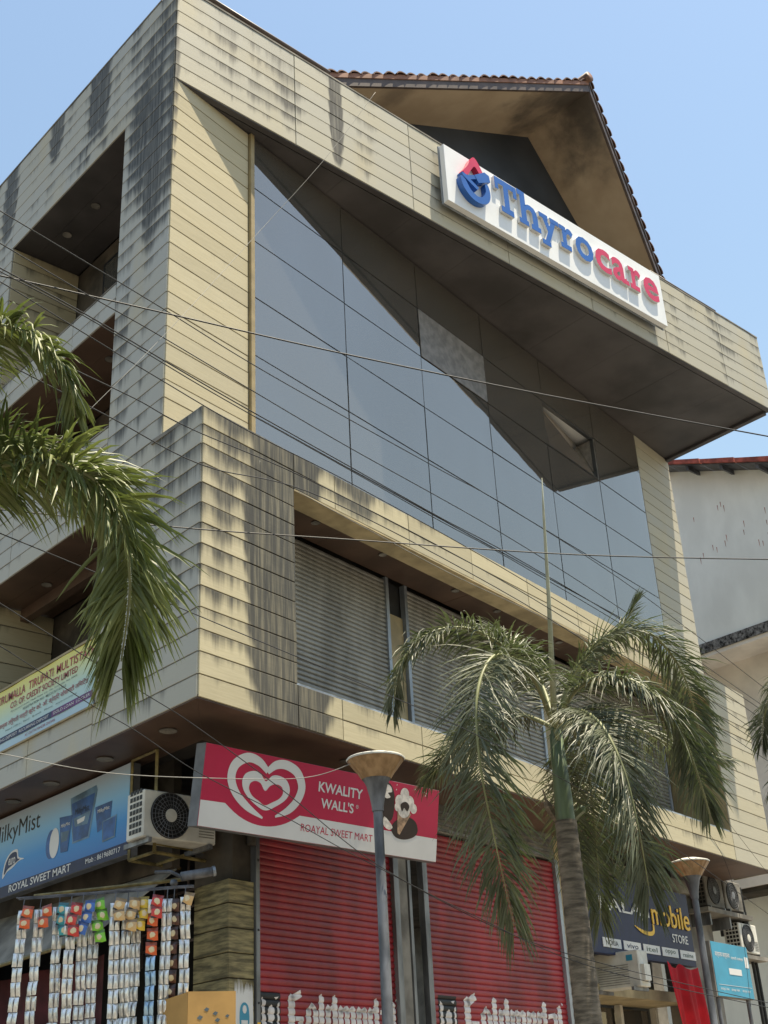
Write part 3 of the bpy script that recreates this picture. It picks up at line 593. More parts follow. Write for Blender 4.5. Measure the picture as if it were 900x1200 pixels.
for z in (2.9, 3.6, 4.3): MB().lathe(SH.P(1.862, z, .03), [(.012, 0), (.012, .006), (.001, .008)], 8, axis=N).build('bolt', 'black', gf)
RS = []
for a, b, zt in ((1.895, 4.20, 4.98), (4.89, 8.02, 5.08)):
    RS.append(shutter('red_shutter', 'redshut', gf, SH, a, b, .15, zt, .07, .010, -.03, 6))
    fbox('roll_housing', 'concrete', gf, SH, a-.02, b+.06, zt+.004, ZB+.28, -.35, -.01)
    for k in range(4): fbox('housing_slat', 'steel', gf, SH, a, b+.02, zt+.02+k*.075, zt+.05+k*.075, -.012, .012)
rail(4.20, 4.30, 5.0); rail(4.79, 4.885, 5.0)
fbox('post', 'concrete', gf, SH, 4.315, 4.52, 0, 5.05, -.12, -.02); fbox('post', 'steel', gf, SH, 4.53, 4.58, 0, 5.05, -.1, .0); fbox('slot', 'black', gf, SH, 4.585, 4.785, 0, 5.05, -.25, -.2)
rail(8.02, 8.10, 5.08, 'galv'); fbox('wall_strip', 'beige', gf, SH, 8.104, 8.62, 0, ZB+.28, -.3, -.01)
# phone shop bay
fbox('bay_wall', 'concrete', gf, SH, 8.63, 12.35, 0, ZB+.28, -1.7, -1.5); fbox('bay_side', 'concrete', gf, SH, 12.36, 13.7, 0, ZB+.28, -.6, -.25)
fbox('bay_header', 'beige', gf, SH, 8.63, 12.35, 3.35, 3.5, -1.0, -.2)
fbox('bay_beam', 'concrete', gf, SH, 8.64, 13.2, 5.1, 5.3, -.4, -.1)
for a in (9.9, 11.0, 12.2): fbox('bay_post', 'offwhite', gf, SH, a, a+.09, 0, 3.34, -.9, -.8)
fbox('bay_glass', 'clearglass', gf, SH, 9.1, 12.2, .3, 3.3, -.95, -.93)
fbox('bay_shelf', 'brass', gf, SH, 8.7, 9.8, 2.55, 2.65, -1.4, -1.1)
# side shop: open front with dark depth
fbox('shop_back_wall', 'dark', gf, Fr((3.4, 0, 0), -Y, -X), -16, -1.9, 0, ZB+.28, -.1, 0)
fbox('shop_end_wall', 'darkwall', gf, Fr((0, 11.9, 0), X, -Y), .3, 3.3, 0, ZB+.28, -.2, 0)
fbox('shop_side_wall', 'concrete', gf, Fr((.6, 0, 0), -Y, -X), -12, -8.6, 0, ZB+.2, -.2, 0)
prism('shop_floor', 'concrete', gf, [(.6, 1.9), (3.4, 1.9), (3.4, 9), (.6, 9)], .16, .2)
SD = Fr((.95, 0, 0), -Y, -X)
fbox('shop_header', 'darkwall', gf, SD, -8.9, -2.0, 4.3, ZB+.28, -.2, -.1)
for k in range(5):
    fbox('shelf_bar', 'roofboard', gf, Fr((1.25, 0, 0), -Y, -X), -2.9, -1.75, 3.55+k*.17, 3.575+k*.17, -.02, 0)
for k in range(6): fbox('shelf_upright', 'roofboard', gf, Fr((1.26, 0, 0), -Y, -X), -2.9+k*.22, -2.88+k*.22, 3.4, 4.5, -.02, 0)
# painted lettering on the red shutters, laid on the slats
def clip(poly, z, keep_above):
    out = []
    for i, p in enumerate(poly):
        q = poly[(i+1) % len(poly)]; a = (p[1] >= z) == keep_above or p[1] == z; b = (q[1] >= z) == keep_above or q[1] == z
        if a: out.append(p)
        if a != b and q[1] != p[1]: t = (z-p[1])/(q[1]-p[1]); out.append((p[0]+t*(q[0]-p[0]), z))
    return out
def paint(name, mat, parent, polys, lift=.003, z0=.15, pitch=.07, amp=.010, w=-.03, sub=6):
    mb = MB(); st = pitch/sub
    for poly in polys:
        lo, hi = min(p[1] for p in poly), max(p[1] for p in poly); k = int((lo-z0)/st)
        while z0+k*st < hi:
            a, b = z0+k*st, z0+(k+1)*st; c = clip(clip(poly, a, True), b, False); k += 1
            if len(c) < 3: continue
            mb.add([SH.P(x, z, w+lift+_lin(z, a, b, z0, pitch, amp)) for x, z in c], [tuple(range(len(c)))])
    return mb.build(name, mat, parent)
def _lin(z, a, b, z0, pitch, amp):
    pa, pb = shut_prof(a+1e-9, z0, pitch, amp), shut_prof(b+1e-9, z0, pitch, amp); t = max(0, min(1, (z-a)/(b-a))); return pa+(pb-pa)*t
def stem(x, w, y0, y1, pt=.035):
    x, w = x-.12*w, w*1.24
    return [(x, y0+pt), (x+w/2, y0), (x+w, y0+pt), (x+w, y1-pt), (x+w/2, y1), (x, y1-pt)]
def bar(x0, y0, x1, y1, w):
    d = V((x1-x0, y1-y0, 0)).normalized(); s = V((-d.y, d.x, 0))*w/2; return [(x0-s.x, y0-s.y), (x1-s.x, y1-s.y), (x1+s.x, y1+s.y), (x0+s.x, y0+s.y)]
def gothic(parent, u0, base, sc):
    w = .066*sc; xh, asc = .42*sc, .52*sc; x = u0; B = base; L = []
    def emit(ps): L.append(paint('letter', 'paint_white', parent, ps))
    emit([stem(x, w*1.25, B, B+xh*1.2), bar(x+w*.6, B+xh*1.05, x+w*2.9, B+asc*.98, w*1.1), stem(x+w*2.3, w, B, B+xh*.62), bar(x+w*.4, B+.03, x+w*3, B+.03, w*.8), bar(x+w*1.5, B+xh*.62, x+w*3.4, B+xh*.62, w*.7)]); x += w*4.1
    def o_(): emit([stem(x, w, B, B+xh*.9), stem(x+w*1.75, w, B, B+xh*.9), bar(x+w*.3, B+xh*.8, x+w*1.6, B+xh*.98, w*.7), bar(x+w*1.2, B+xh*.98, x+w*2.5, B+xh*.8, w*.7), bar(x+w*.3, B+.03, x+w*2.5, B+.03, w*.7)])
    o_(); x += w*3.2
    emit([stem(x, w, B, B+asc)]); x += w*1.6
    def d_(): emit([stem(x, w, B, B+xh), stem(x+w*1.75, w, B, B+asc), bar(x+w*.3, B+xh*.82, x+w*1.9, B+xh*.95, w*.7), bar(x+w*.3, B+.03, x+w*2.5, B+.03, w*.7)])
    d_(); x += w*3.2
    emit([stem(x, w, B, B+xh), stem(x+w*1.6, w, B, B+xh), stem(x+w*3.2, w, B, B+xh), bar(x+w*.4, B+xh*.8, x+w*1.9, B+xh*.95, w*.6), bar(x+w*2.0, B+xh*.8, x+w*3.5, B+xh*.95, w*.6)]); x += w*4.7
    emit([stem(x, w, B, B+xh), stem(x+w*1.6, w*.95, B+xh*.45, B+xh), bar(x+w*.3, B+xh*.82, x+w*2.2, B+xh*.95, w*.6), bar(x+w*.6, B+xh*.4, x+w*2.3, B+xh*.52, w*.5), bar(x+w*.3, B+.03, x+w*2.5, B+.03, w*.7)]); x += w*3.0
    d_(); x += w*3.2
    emit([stem(x, w, B, B+xh*.6), stem(x+w*1.75, w, B, B+xh), bar(x+w*.1, B+xh*.88, x+w*2.2, B+xh*.93, w*.7), bar(x+w*.3, B+xh*.5, x+w*2, B+xh*.62, w*.6)]); x += w*3.2
    emit([stem(x, w, B, B+asc*.95)]); x += w*1.3
    emit([[(x, B+asc*.95), (x+.03, B+asc*.95), (x+.03, B+asc), (x, B+asc)]])
def glogo(parent, u0, base, sc):
    b = lambda x, y: (u0+x*sc, base+y*sc)
    paint('logo_ground', 'black', parent, [[b(0, 0), b(.30, 0), b(.30, .55), b(0, .55)]], .002)
    for q in ([b(.02, .02), b(.08, .02), b(.10, .2), b(.06, .38), b(.08, .46), b(.02, .50)], [b(.24, .02), b(.28, .02), b(.28, .46), b(.25, .44), b(.25, .3)], [b(.115, .27), b(.175, .25), b(.205, .30), b(.205, .40), b(.16, .43), b(.105, .38)],
          [b(.115, .05), b(.2, .04), b(.22, .10), b(.2, .17), b(.13, .15)], [b(.2, .5), b(.24, .48), b(.27, .51)]): paint('logo_field', 'paint_white', parent, [q], .0045)
gothic(RS[0], 2.37, 2.52, 1.0); glogo(RS[0], 1.94, 2.47, 1.0)
gothic(RS[1], 5.57, 2.50, 1.27); glogo(RS[1], 5.02, 2.44, 1.25)

# ---- parapet rails
rl = MB(); rl.tube([FASC.P(.1, ZFT+.16, -.05), FASC.P(2.68, ZFT+.14, -.05)], .035, 8)
rl = rl.build('parapet_rail', 'roofboard', bld, smooth=True)
for x in (.25, 1.05, 1.85, 2.6): MB().tube([FASC.P(x, ZFT+.03, -.05), FASC.P(x, ZFT+.13, -.05)], .012, 6).build('rail_post', 'roofboard', rl)
fbox('parapet_flashing', 'white', bld, FASC, 3.35, 4.72, ZFT+.031, ZFT+.06, -.1, -.02)
rl = MB().tube([FASC.P(10.3, ZFT+.08, -.04), FASC.P(12.35, ZFT+.08, -.04)], .03, 8).build('parapet_rail', 'roofboard', bld, smooth=True)
for x in (10.4, 11.4, 12.3): MB().tube([FASC.P(x, ZFT+.03, -.04), FASC.P(x, ZFT+.06, -.04)], .02, 6).build('rail_post', 'roofboard', rl)
# ---- prow-fronted gable roof on the terrace
RA = V((9.57, 1.0, 19.86)); mL, mR = .49, 1.29
def RL(x, y, d=0): return V((x, y, RA.z-mL*(RA.x-x)+d))
def RRt(x, y, d=0): return V((x, y, RA.z-mR*(x-RA.x)+d))
fl = lambda x: RA.y+.1455*(RA.x-x); fr = lambda x: RA.y+.28*(x-RA.x)
rfm = empty('gable_roof', (9.5, 3, 15)); rfm.parent = bld; rfm.location = V((9.5, 3, 15))-wpos(bld)
xl, xr, yb = 1.6, 13.1, 9.0
def slab(pts_lo, d): return [p for p in pts_lo]+[p+Z*d for p in pts_lo]
ls = MB().hexa(slab([RL(xl, fl(xl)), RL(RA.x, RA.y), RL(RA.x, yb), RL(xl, yb)], .03)).build('left_underside', 'roofunder', rfm)
rs_ = MB().hexa(slab([RRt(RA.x, RA.y), RRt(xr, fr(xr)), RRt(xr, yb), RRt(RA.x, yb)], .03)).build('right_underside', 'roofunder', rfm)
def edge_board(name, mat, a, b, d0, d1, out):
    n = V((b-a).cross(Z)).normalized()*out
    return MB().hexa([a+Z*d0, b+Z*d0, b+Z*d0-n, a+Z*d0-n, a+Z*d1, b+Z*d1, b+Z*d1-n, a+Z*d1-n]).build(name, mat, rfm)
la, lb = RL(xl, fl(xl)), RL(RA.x, RA.y); ra, rb = RRt(RA.x, RA.y), RRt(xr, fr(xr))
edge_board('verge_board', 'roofboard', la-Y*.012, lb-Y*.012, -.02, .15, .05); edge_board('verge_trim', 'roofedge', la-Y*.03, lb-Y*.03, .152, .25, .08)
edge_board('verge_board', 'roofboard', ra-Y*.012+X*.02, rb-Y*.012+X*.02, -.02, .22, .05); edge_board('verge_trim', 'roofboard', ra-Y*.03+X*.03, rb-Y*.03+X*.03, .222, .33, .08)
def tile_mesh(w, l):
    mb = MB(); n = 5; prof = [(-w/2+w*k/n, .055*math.sin(math.pi*k/n)**.8) for k in range(n+1)]
    vs = [(x, 0, z) for x, z in prof]+[(x, l, z+.0) for x, z in prof]+[(x, 0, z-.022) for x, z in prof]
    fs = [(k, k+1, n+2+k, n+1+k) for k in range(n)]+[(2*n+2+k, 2*n+3+k, k+1, k) for k in range(n)]
    me = bpy.data.meshes.new('roof_tile'); me.from_pydata(vs, [], fs); return me
tl = (RL(RA.x, RA.y)-RL(xl, fl(xl))); L_ = tl.length; nT = 34
tm = tile_mesh(L_/nT*1.05, .5); tm.materials.append(M['rooftile'])
for k in range(nT):
    p = RL(xl, fl(xl))+tl*((k+.5)/nT)+Z*.24; o = link('roof_tile', tm, None, rfm, p-Y*.05); o.rotation_euler = (0, -math.atan(mL)+random.uniform(-.05, .05), 0); o.location += V((0, random.uniform(-.015, .015), random.uniform(-.008, .008)))
tr_ = rb-ra; L_ = tr_.length; nT = 24; tm2 = tile_mesh(L_/nT*1.05, .5); tm2.materials.append(M['rooftile'])
for k in range(nT):
    p = ra+tr_*((k+.5)/nT)+Z*.36; o = link('roof_tile', tm2, None, rfm, p-Y*.05+X*.03); o.rotation_euler = (0, math.atan(mR)+random.uniform(-.05, .05), 0)
MB().tube([RA+Z*.33-Y*.08, RA+Z*.33+Y*.4, V((RA.x, yb, RA.z+.33))], [.11, .12, .12], 10).build('ridge_cap', 'rooftile', rfm, smooth=True)
MB().hexa(slab([RL(xl, fl(xl)+.3, .21), RL(RA.x, RA.y+.3, .21), RL(RA.x, yb, .21), RL(xl, yb, .21)], .06)).build('tile_bed', 'rooftile', rfm)
MB().hexa(slab([RRt(RA.x, RA.y+.3, .3), RRt(xr, fr(xr)+.3, .3), RRt(xr, yb, .3), RRt(RA.x, yb, .3)], .06)).build('tile_bed', 'rooftile', rfm)
yw = 2.62
gw = MB(); gw.add([RL(xl+.3, yw, -.004), RL(RA.x, yw, -.004), RRt(xr-.3, yw, -.004), (xr-.3, yw, 14.7), (xl+.3, yw, 14.7)], [(0, 4, 3, 2, 1)])
gw.add([p+Y*.2 for p in gw.v], [(0, 1, 2, 3, 4)]); gw.build('gable_wall', 'gablewall', rfm)

# ================================================================ SIGNS
# ---- raised-letter sign on the fascia
ts = Fr((0, UY-.17, 0), X, -Y)
sg = empty('letter_sign', ts.P(7.45, 14.28, 0), 'long white fascia sign reading Thyrocare in raised blue and red letters', 'sign')
fbox('panel', 'white', sg, ts, 4.73, 10.17, 14.28, 15.39, -.05, .05, .004)
fbox('edge_frame', 'galv', sg, ts, 4.715, 10.185, 14.265, 15.405, -.075, -.052)
for x in (5.2, 6.8, 8.4, 9.7): fbox('bracket', 'steel', sg, ts, x, x+.06, 14.5, 15.2, -.145, -.076)
D0, D1 = .051, .104
def letter(body, u0, v0, u1, h, mat, serifs=()):
    o = text('letter', 'lettergrey', sg, ts, body, u0, v0, u1, h, (D0+D1)/2, .022, depth=(D1-D0)); 
    text('letter_face', mat, o, ts, body, u0, v0, u1, h, D1+.002, .022)
    k = 0
    for (a, b, c, d) in serifs:
        k += 1; fbox('serif', 'lettergrey', o, ts, a-.002, b+.002, c-.004, d+.003, D0+.004, D1-.002+.0005*k); fbox('serif_face', mat, o, ts, a-.001, b+.001, c-.003, d+.002, D1, D1+.002+.0012*k)
BZ = 14.64
letter('T', 5.79, BZ, 6.29, .66, 'blue', [(5.79, 5.865, BZ+.42, BZ+.64), (6.215, 6.29, BZ+.42, BZ+.64), (5.90, 6.18, BZ, BZ+.11)])
letter('h', 6.37, BZ, 6.77, .68, 'blue', [(6.315, 6.42, BZ+.58, BZ+.68), (6.315, 6.53, BZ, BZ+.095), (6.60, 6.82, BZ, BZ+.095)])
letter('y', 6.86, BZ-.17, 7.25, .64, 'blue', [(6.82, 7.03, BZ+.38, BZ+.47), (7.09, 7.30, BZ+.38, BZ+.47), (6.84, 7.04, BZ-.17, BZ-.08)])
letter('r', 7.38, BZ, 7.66, .47, 'blue', [(7.32, 7.45, BZ+.38, BZ+.465), (7.32, 7.58, BZ, BZ+.095)])
letter('o', 7.71, BZ-.01, 8.17, .49, 'blue')
letter('c', 8.22, BZ-.01, 8.63, .49, 'crimson')
letter('a', 8.67, BZ-.01, 9.04, .49, 'crimson', [(8.97, 9.10, BZ, BZ+.09)])
letter('r', 9.20, BZ, 9.48, .47, 'crimson', [(9.14, 9.27, BZ+.38, BZ+.465), (9.14, 9.40, BZ, BZ+.095)])
letter('e', 9.54, BZ-.01, 9.97, .49, 'crimson')
drop = smooth2([(5.30, 15.36), (5.12, 15.09), (5.02, 14.95), (5.07, 14.90), (5.13, 14.93), (5.20, 15.05), (5.30, 15.17), (5.40, 15.06), (5.47, 15.02), (5.50, 15.08)], 5)
lo = shape('emblem', 'crimson', sg, ts, [drop], .15, .051)
bowl = smooth2([(4.95, 14.80), (4.99, 14.62), (5.15, 14.48), (5.35, 14.46), (5.53, 14.56), (5.60, 14.74), (5.57, 14.92), (5.50, 14.93), (5.50, 14.78), (5.43, 14.64), (5.30, 14.58), (5.16, 14.63), (5.08, 14.74), (5.03, 14.81)], 5)
shape('emblem_bowl', 'blue', lo, ts, [bowl], .152, .051)
shape('emblem_needle', 'blue', lo, ts, [[(5.0, 14.83), (5.30, 14.70), (5.34, 14.76), (5.16, 14.84), (5.55, 15.06), (5.52, 15.12), (5.10, 14.89), (4.98, 14.90)]], .157, .051)
shape('emblem_plunger', 'blue', lo, ts, [[(5.26, 14.98), (5.34, 14.86), (5.62, 15.02), (5.60, 15.14), (5.50, 15.16)]], .161, .051)

# ---- red and white heart sign over the shutters
ph, ta = math.radians(3.325), math.radians(9.156)
kD = V((math.cos(ph), math.sin(ph), 0)); kn = V((math.sin(ph), -math.cos(ph), 0)); kup = Z*math.cos(ta)+kn*math.sin(ta); knn = kn*math.cos(ta)-Z*math.sin(ta)
KF = Fr((.413, .584, 4.379), kD, knn, kup); KW, KH = 3.347, .801
ks = empty('ice_cream_sign', KF.P(KW/2, 0, -.08), 'red and white lightbox sign with heart logo reading Kwality Wall\'s', 'sign')
fbox('case', 'signgrey', ks, KF, 0, KW, 0, KH, -.16, -.006, .004)
fbox('face', 'signred', ks, KF, .004, KW-.004, .004, KH-.004, -.0055, 0)
arc = [(.302+(1.273-.302)*k/16, None) for k in range(17)]
arc = [(x, .885-math.sqrt(max(0, .79**2-(x-.7875)**2))) for x, _ in arc]
arc = [(x, min(y, .257)) for x, y in arc]
shape('white_stripe', 'signwhite', ks, KF, [[(.004, .006), (KW-.006, .006), (KW-.006, .257)]+[(1.274, .257)]+arc[::-1]+[(.302, .257), (.004, .250)]], .002)
stroke('heart_stroke', 'signwhite', ks, KF, [(.80, .635), (.68, .715), (.53, .735), (.385, .65), (.345, .51), (.42, .37), (.58, .255), (.785, .172)], [.06, .085, .095, .10, .10, .09, .075, .02], .004)
stroke('heart_stroke', 'signwhite', ks, KF, [(.795, .632), (.90, .715), (1.04, .735), (1.19, .68), (1.265, .55), (1.225, .41), (1.11, .29), (.945, .205)], [.06, .085, .095, .10, .10, .09, .075, .02], .0048)
hrt = smooth2([(.785, .535), (.71, .60), (.62, .615), (.52, .575), (.485, .49), (.53, .39), (.66, .30), (.81, .25), (.95, .31), (1.07, .395), (1.11, .49), (1.06, .58), (.955, .615), (.86, .60)], 6)
inn = smooth2([(.785, .44), (.72, .505), (.65, .52), (.59, .49), (.58, .43), (.63, .37), (.72, .33), (.80, .30), (.89, .34), (.98, .39), (1.02, .45), (1.0, .505), (.93, .525), (.85, .50)], 6)
shape('inner_heart', 'signwhite', ks, KF, [hrt], .003); shape('heart_core', 'signred', ks, KF, [inn], .0055)
text('lettering', 'signwhite', ks, KF, 'KWALITY', 1.50, .535, 2.14, .105, .003, .02)
text('lettering', 'signwhite', ks, KF, "WALL'S", 1.55, .372, 2.02, .105, .003, .02)
text('lettering', 'signwhite', ks, KF, '®', 2.05, .43, 2.09, .04, .003)
text('lettering', 'signred', ks, KF, 'ROAYAL SWEET MART', 1.30, .108, 2.325, .075, .0045)
shape('dark_swirl', 'choco', ks, KF, [smooth2([(2.43, .77), (2.55, .76), (2.62, .66), (2.63, .5), (2.60, .38), (2.50, .36), (2.40, .44), (2.36, .6)], 5)], .003)
shape('swirl_patch', 'cream', ks, KF, [smooth2([(2.46, .745), (2.55, .74), (2.58, .68), (2.52, .66), (2.56, .62), (2.49, .60), (2.45, .66)], 4)], .0045)
shape('swirl_patch', 'cream', ks, KF, [smooth2([(2.48, .40), (2.56, .36), (2.62, .30), (2.56, .27), (2.48, .31)], 4)], .0045)
shape('chocolate_pool', 'choco', ks, KF, [smooth2([(2.60, .30), (2.70, .40), (2.85, .44), (2.98, .40), (3.02, .30), (2.95, .23), (2.80, .19), (2.66, .21)], 5)], .0035)
shape('wafer_cone', 'cone', ks, KF, [[(2.68, .50), (2.90, .48), (2.735, .235), (2.70, .25)]], .0052)
for (a, b, r_) in ((2.78, .52, .10), (2.70, .60, .065), (2.86, .60, .075), (2.78, .68, .07), (2.93, .54, .055), (2.68, .53, .05)):
    shape('ice_cream_lobe', 'cream', ks, KF, [[(a+r_*math.cos(t*math.pi/7), b+r_*math.sin(t*math.pi/7)) for t in range(14)]], .006+random.uniform(0, .002))
shape('sauce', 'choco', ks, KF, [smooth2([(2.72, .56), (2.80, .60), (2.86, .56), (2.83, .50), (2.78, .53), (2.75, .49)], 4)], .0092)
for k in range(7): 
    a, b = 2.62+random.random()*.5, .70+random.random()*.06; shape('splash', 'cream', ks, KF, [[(a, b), (a+.02, b+.004), (a+.012, b+.018)]], .003)

# ---- blue dairy sign under the side soffit
MF = Fr((.58, 0, 0), -Y, -X)
ms_ = empty('dairy_sign', MF.P(-4.2, 4.42, 0), 'long blue dairy sign reading Milky Mist and Royal Sweet Mart', 'sign')
fbox('case', 'signgrey', ms_, MF, -6.3, -2.12, 4.41, 5.39, -.12, -.003); fbox('face', 'milkyblue', ms_, MF, -6.29, -2.125, 4.545, 5.385, -.002, .002)
fbox('name_strip', 'navy', ms_, MF, -6.29, -2.125, 4.415, 4.5435, -.002, .003)
text('lettering', 'black', ms_, MF, 'MilkyMist', -5.32, 5.02, -4.10, .27, .004)
text('lettering', 'signwhite', ms_, MF, 'ROYAL SWEET MART', -4.77, 4.447, -3.31, .085, .005, .008); text('lettering', 'signwhite', ms_, MF, 'Mob : 8619680717', -2.98, 4.462, -2.26, .055, .005, .005)
shape('ribbon', 'signwhite', ms_, MF, [smooth2([(-4.97, 4.64), (-4.93, 4.82), (-4.80, 4.92), (-4.63, 4.93), (-4.58, 4.83), (-4.44, 4.79), (-4.58, 4.78), (-4.72, 4.73), (-4.86, 4.70)], 5)], .004)
shape('ribbon_field', 'inkblue', ms_, MF, [smooth2([(-4.93, 4.68), (-4.90, 4.81), (-4.79, 4.90), (-4.65, 4.90), (-4.61, 4.82), (-4.55, 4.80), (-4.72, 4.76), (-4.84, 4.73)], 5)], .0055)
text('lettering', 'signwhite', ms_, MF, 'euro', -4.83, 4.77, -4.66, .08, .007, .01)
def pk(name, mat, poly, w): return shape(name, mat, ms_, MF, [poly], w)
pk('tub_print', 'packgrey', [(-3.40, 5.27), (-2.83, 5.30), (-2.80, 5.24), (-2.93, 4.74), (-3.30, 4.74)], .004); pk('tub_label', 'packblue', [(-3.36, 5.20), (-2.85, 5.22), (-2.96, 4.76), (-3.28, 4.76)], .0055)
pk('tub_highlight', 'packgrey', [(-3.30, 5.02), (-2.92, 5.04), (-2.98, 4.90), (-3.26, 4.92)], .0068); pk('tub_mark', 'signwhite', [(-3.22, 4.99), (-3.04, 5.0), (-3.06, 4.95), (-3.2, 4.94)], .0074)
text('lettering', 'black', ms_, MF, 'MilkyMist', -3.27, 5.03, -2.96, .09, .0075)
pk('tub_print', 'packblue', [(-3.63, 5.10), (-3.33, 5.07), (-3.40, 4.68), (-3.56, 4.69)], .0062); text('lettering', 'signwhite', ms_, MF, 'MilkyMist', -3.58, 4.96, -3.38, .05, .0075, .01); pk('tub_highlight', 'packgrey', [(-3.58, 4.92), (-3.38, 4.91), (-3.42, 4.80), (-3.55, 4.80)], .0072)
pk('packet_print', 'packblue', [(-2.83, 5.05), (-2.47, 5.05), (-2.50, 4.80), (-2.76, 4.76)], .005); text('lettering', 'signwhite', ms_, MF, 'MilkyMist', -2.77, 4.96, -2.52, .05, .0065, .01)
pk('packet_print', 'packgrey', [(-2.66, 4.86), (-2.36, 4.88), (-2.38, 4.64), (-2.64, 4.63)], .0058); pk('packet_field', 'packblue', [(-2.64, 4.85), (-2.38, 4.865), (-2.40, 4.66), (-2.62, 4.65)], .0068)
shape('lid_print', 'signwhite', ms_, MF, [[(-3.72+.11*math.cos(t*math.pi/12), 4.83+.17*math.sin(t*math.pi/12)) for t in range(24)]], .006)
shape('lid_rim', 'packblue', ms_, MF, [[(-3.80+.12*math.cos(t*math.pi/12), 4.83+.165*math.sin(t*math.pi/12)) for t in range(24)]], .0048)

# ---- yellow banner on the side parapet
BF = Fr((-.012, 0, 0), -Y, -X)
bn = empty('society_banner', BF.P(-3.2, 5.88, 0), 'yellow and pale blue credit society banner hung on the side parapet', 'banner')
wv = MB(); nu, nv = 24, 4
for i in range(nu+1):
    for j in range(nv+1): wv.v.append(BF.P(-4.9+(4.9-1.93)*i/nu, 5.885+.755*j/nv, .006+.004*math.sin(i*.9+j)))
for i in range(nu):
    for j in range(nv): a = i*(nv+1)+j; wv.f.append((a, a+nv+1, a+nv+2, a+1)); wv.mi.append(0)
wv.build('sheet', 'bannergrad', bn)
fbox('rod', 'trim', bn, BF, -4.95, -1.91, 6.645, 6.672, -.004, .014); fbox('rod', 'trim', bn, BF, -4.95, -1.91, 5.862, 5.882, -.004, .014)
B1 = .0125
text('lettering', 'maroon', bn, BF, 'TIRUMALLA', -4.24, 6.465, -3.53, .105, B1, .008)
text('lettering', 'maroon', bn, BF, 'TIRUPATI', -3.45, 6.465, -2.87, .105, B1, .008); text('lettering', 'maroon', bn, BF, 'MULTISTATE', -2.79, 6.465, -1.96, .105, B1, .008)
text('lettering', 'maroon', bn, BF, 'CO. OP. CREDIT SOCIETY LIMITED', -3.88, 6.355, -2.31, .075, B1, .01)
text('lettering', 'greytext', bn, BF, 'Governed Under Multi State Co. Op. Societies Act 2002', -3.86, 6.302, -2.31, .026, B1)
text('lettering', 'greytext', bn, BF, 'REGISTRATION NO : MSCS/CR/710/2012', -3.55, 6.255, -2.55, .028, B1, .01)
text('lettering', 'maroon', bn, BF, 'तिरुमल्ला तिरुपती मल्टी स्टेट को. ऑ. क्रेडिट सोसायटी लिमिटेड', -4.25, 6.145, -2.06, .085, B1, .006)
text('lettering', 'greytext', bn, BF, 'Head Office : Beed   Branch   Phone   www.society.in', -3.95, 6.095, -2.3, .026, B1)
fbox('blue_strip', 'inkblue', bn, BF, -4.88, -2.84, 5.975, 6.05, .011, B1); fbox('purple_strip', 'purple', bn, BF, -2.838, -1.95, 5.975, 6.05, .011, B1)
text('lettering', 'signwhite', bn, BF, 'SAVING DEPOSIT  RECURRING DEPOSIT', -4.2, 5.995, -2.9, .035, B1+.002); text('lettering', 'signwhite', bn, BF, 'GOLD LOAN  LOCKER', -2.8, 5.995, -2.0, .035, B1+.002)
text('lettering', 'maroon', bn, BF, 'AT. DATTA MANDIR CHOWK', -3.45, 5.915, -2.75, .032, B1)

# ---- navy phone shop sign
PF = shift(FRONT, -.88)
ps = empty('phone_shop_sign', PF.P(10.4, 3.86, -.05), 'navy phone shop sign with yellow mobile lettering and white brand tiles', 'sign')
fbox('case', 'navy', ps, PF, 8.66, 12.03, 3.86, 4.99, -.12, 0, .004)
text('lettering', 'signwhite', ps, PF, 'BALAJI', 9.0, 4.43, 10.56, .24, .012, .012)
text('lettering', 'yellow', ps, PF, 'mobile', 10.64, 4.405, 11.965, .34, .014, .006, depth=.012)
stroke('swoosh', 'yellow', ps, PF, [(10.03, 4.335), (10.25, 4.27), (10.5, 4.25), (10.64, 4.29), (10.66, 4.40)], [.01, .05, .06, .06, .05], .012)
text('lettering', 'signwhite', ps, PF, 'STORE', 11.27, 4.185, 11.82, .13, .012, .012)
for k, (nm, mt_) in enumerate((('NOKIA', 'black'), ('vivo', 'inkblue'), ('itel', 'greytext'), ('oppo', 'greytext'), ('realme', 'greytext'))):
    a = 8.98+k*.625; til = fbox('brand_tile', 'signwhite', ps, PF, a, a+.545, 3.955, 4.085, .001, .012)
    text('lettering', mt_, til, PF, nm, a+.09, 3.985, a+.45, .07, .014, .012)
# ---- small vivo light sign inside the bay
vs_ = empty('small_blue_sign', SH.P(8.95, 2.85, -.3), 'small pale blue vivo sign at the phone shop door', 'sign')
fbox('board', 'foilblue', vs_, SH, 8.66, 9.26, 2.86, 3.04, -.3, -.24); text('lettering', 'inkblue', vs_, SH, 'vivo', 8.78, 2.9, 9.12, .1, -.236, .01)
# ---- teal notice board
TF = Fr(V((10.52, 1.936, 3.279)), R, N)
tb = empty('teal_board', TF.P(.66, 0, 0), 'teal notice board on a grey box beside the far lamp post', 'sign')
fbox('case', 'concrete', tb, TF, -.03, 1.33, 0, .78, -.13, -.003); fbox('face', 'teal', tb, TF, 0, 1.32, .005, .775, -.002, .004)
text('lettering', 'signwhite', tb, TF, 'कार्यालय कार्यालय', .10, .545, .62, .085, .006, .006); text('lettering', 'signwhite', tb, TF, 'सहकारी पतसंस्था', .66, .545, 1.12, .06, .006); fbox('tile', 'signwhite', tb, TF, 1.16, 1.29, .46, .62, .005, .008)
fbox('tile', 'signwhite', tb, TF, .52, .98, .33, .42, .005, .008); fbox('rule', 'signwhite', tb, TF, .08, 1.28, .165, .170, .005, .007)
for a in (.12, .5, .9): text('lettering', 'signwhite', tb, TF, 'संपर्क नंबर', a, .08, a+.3, .05, .006)
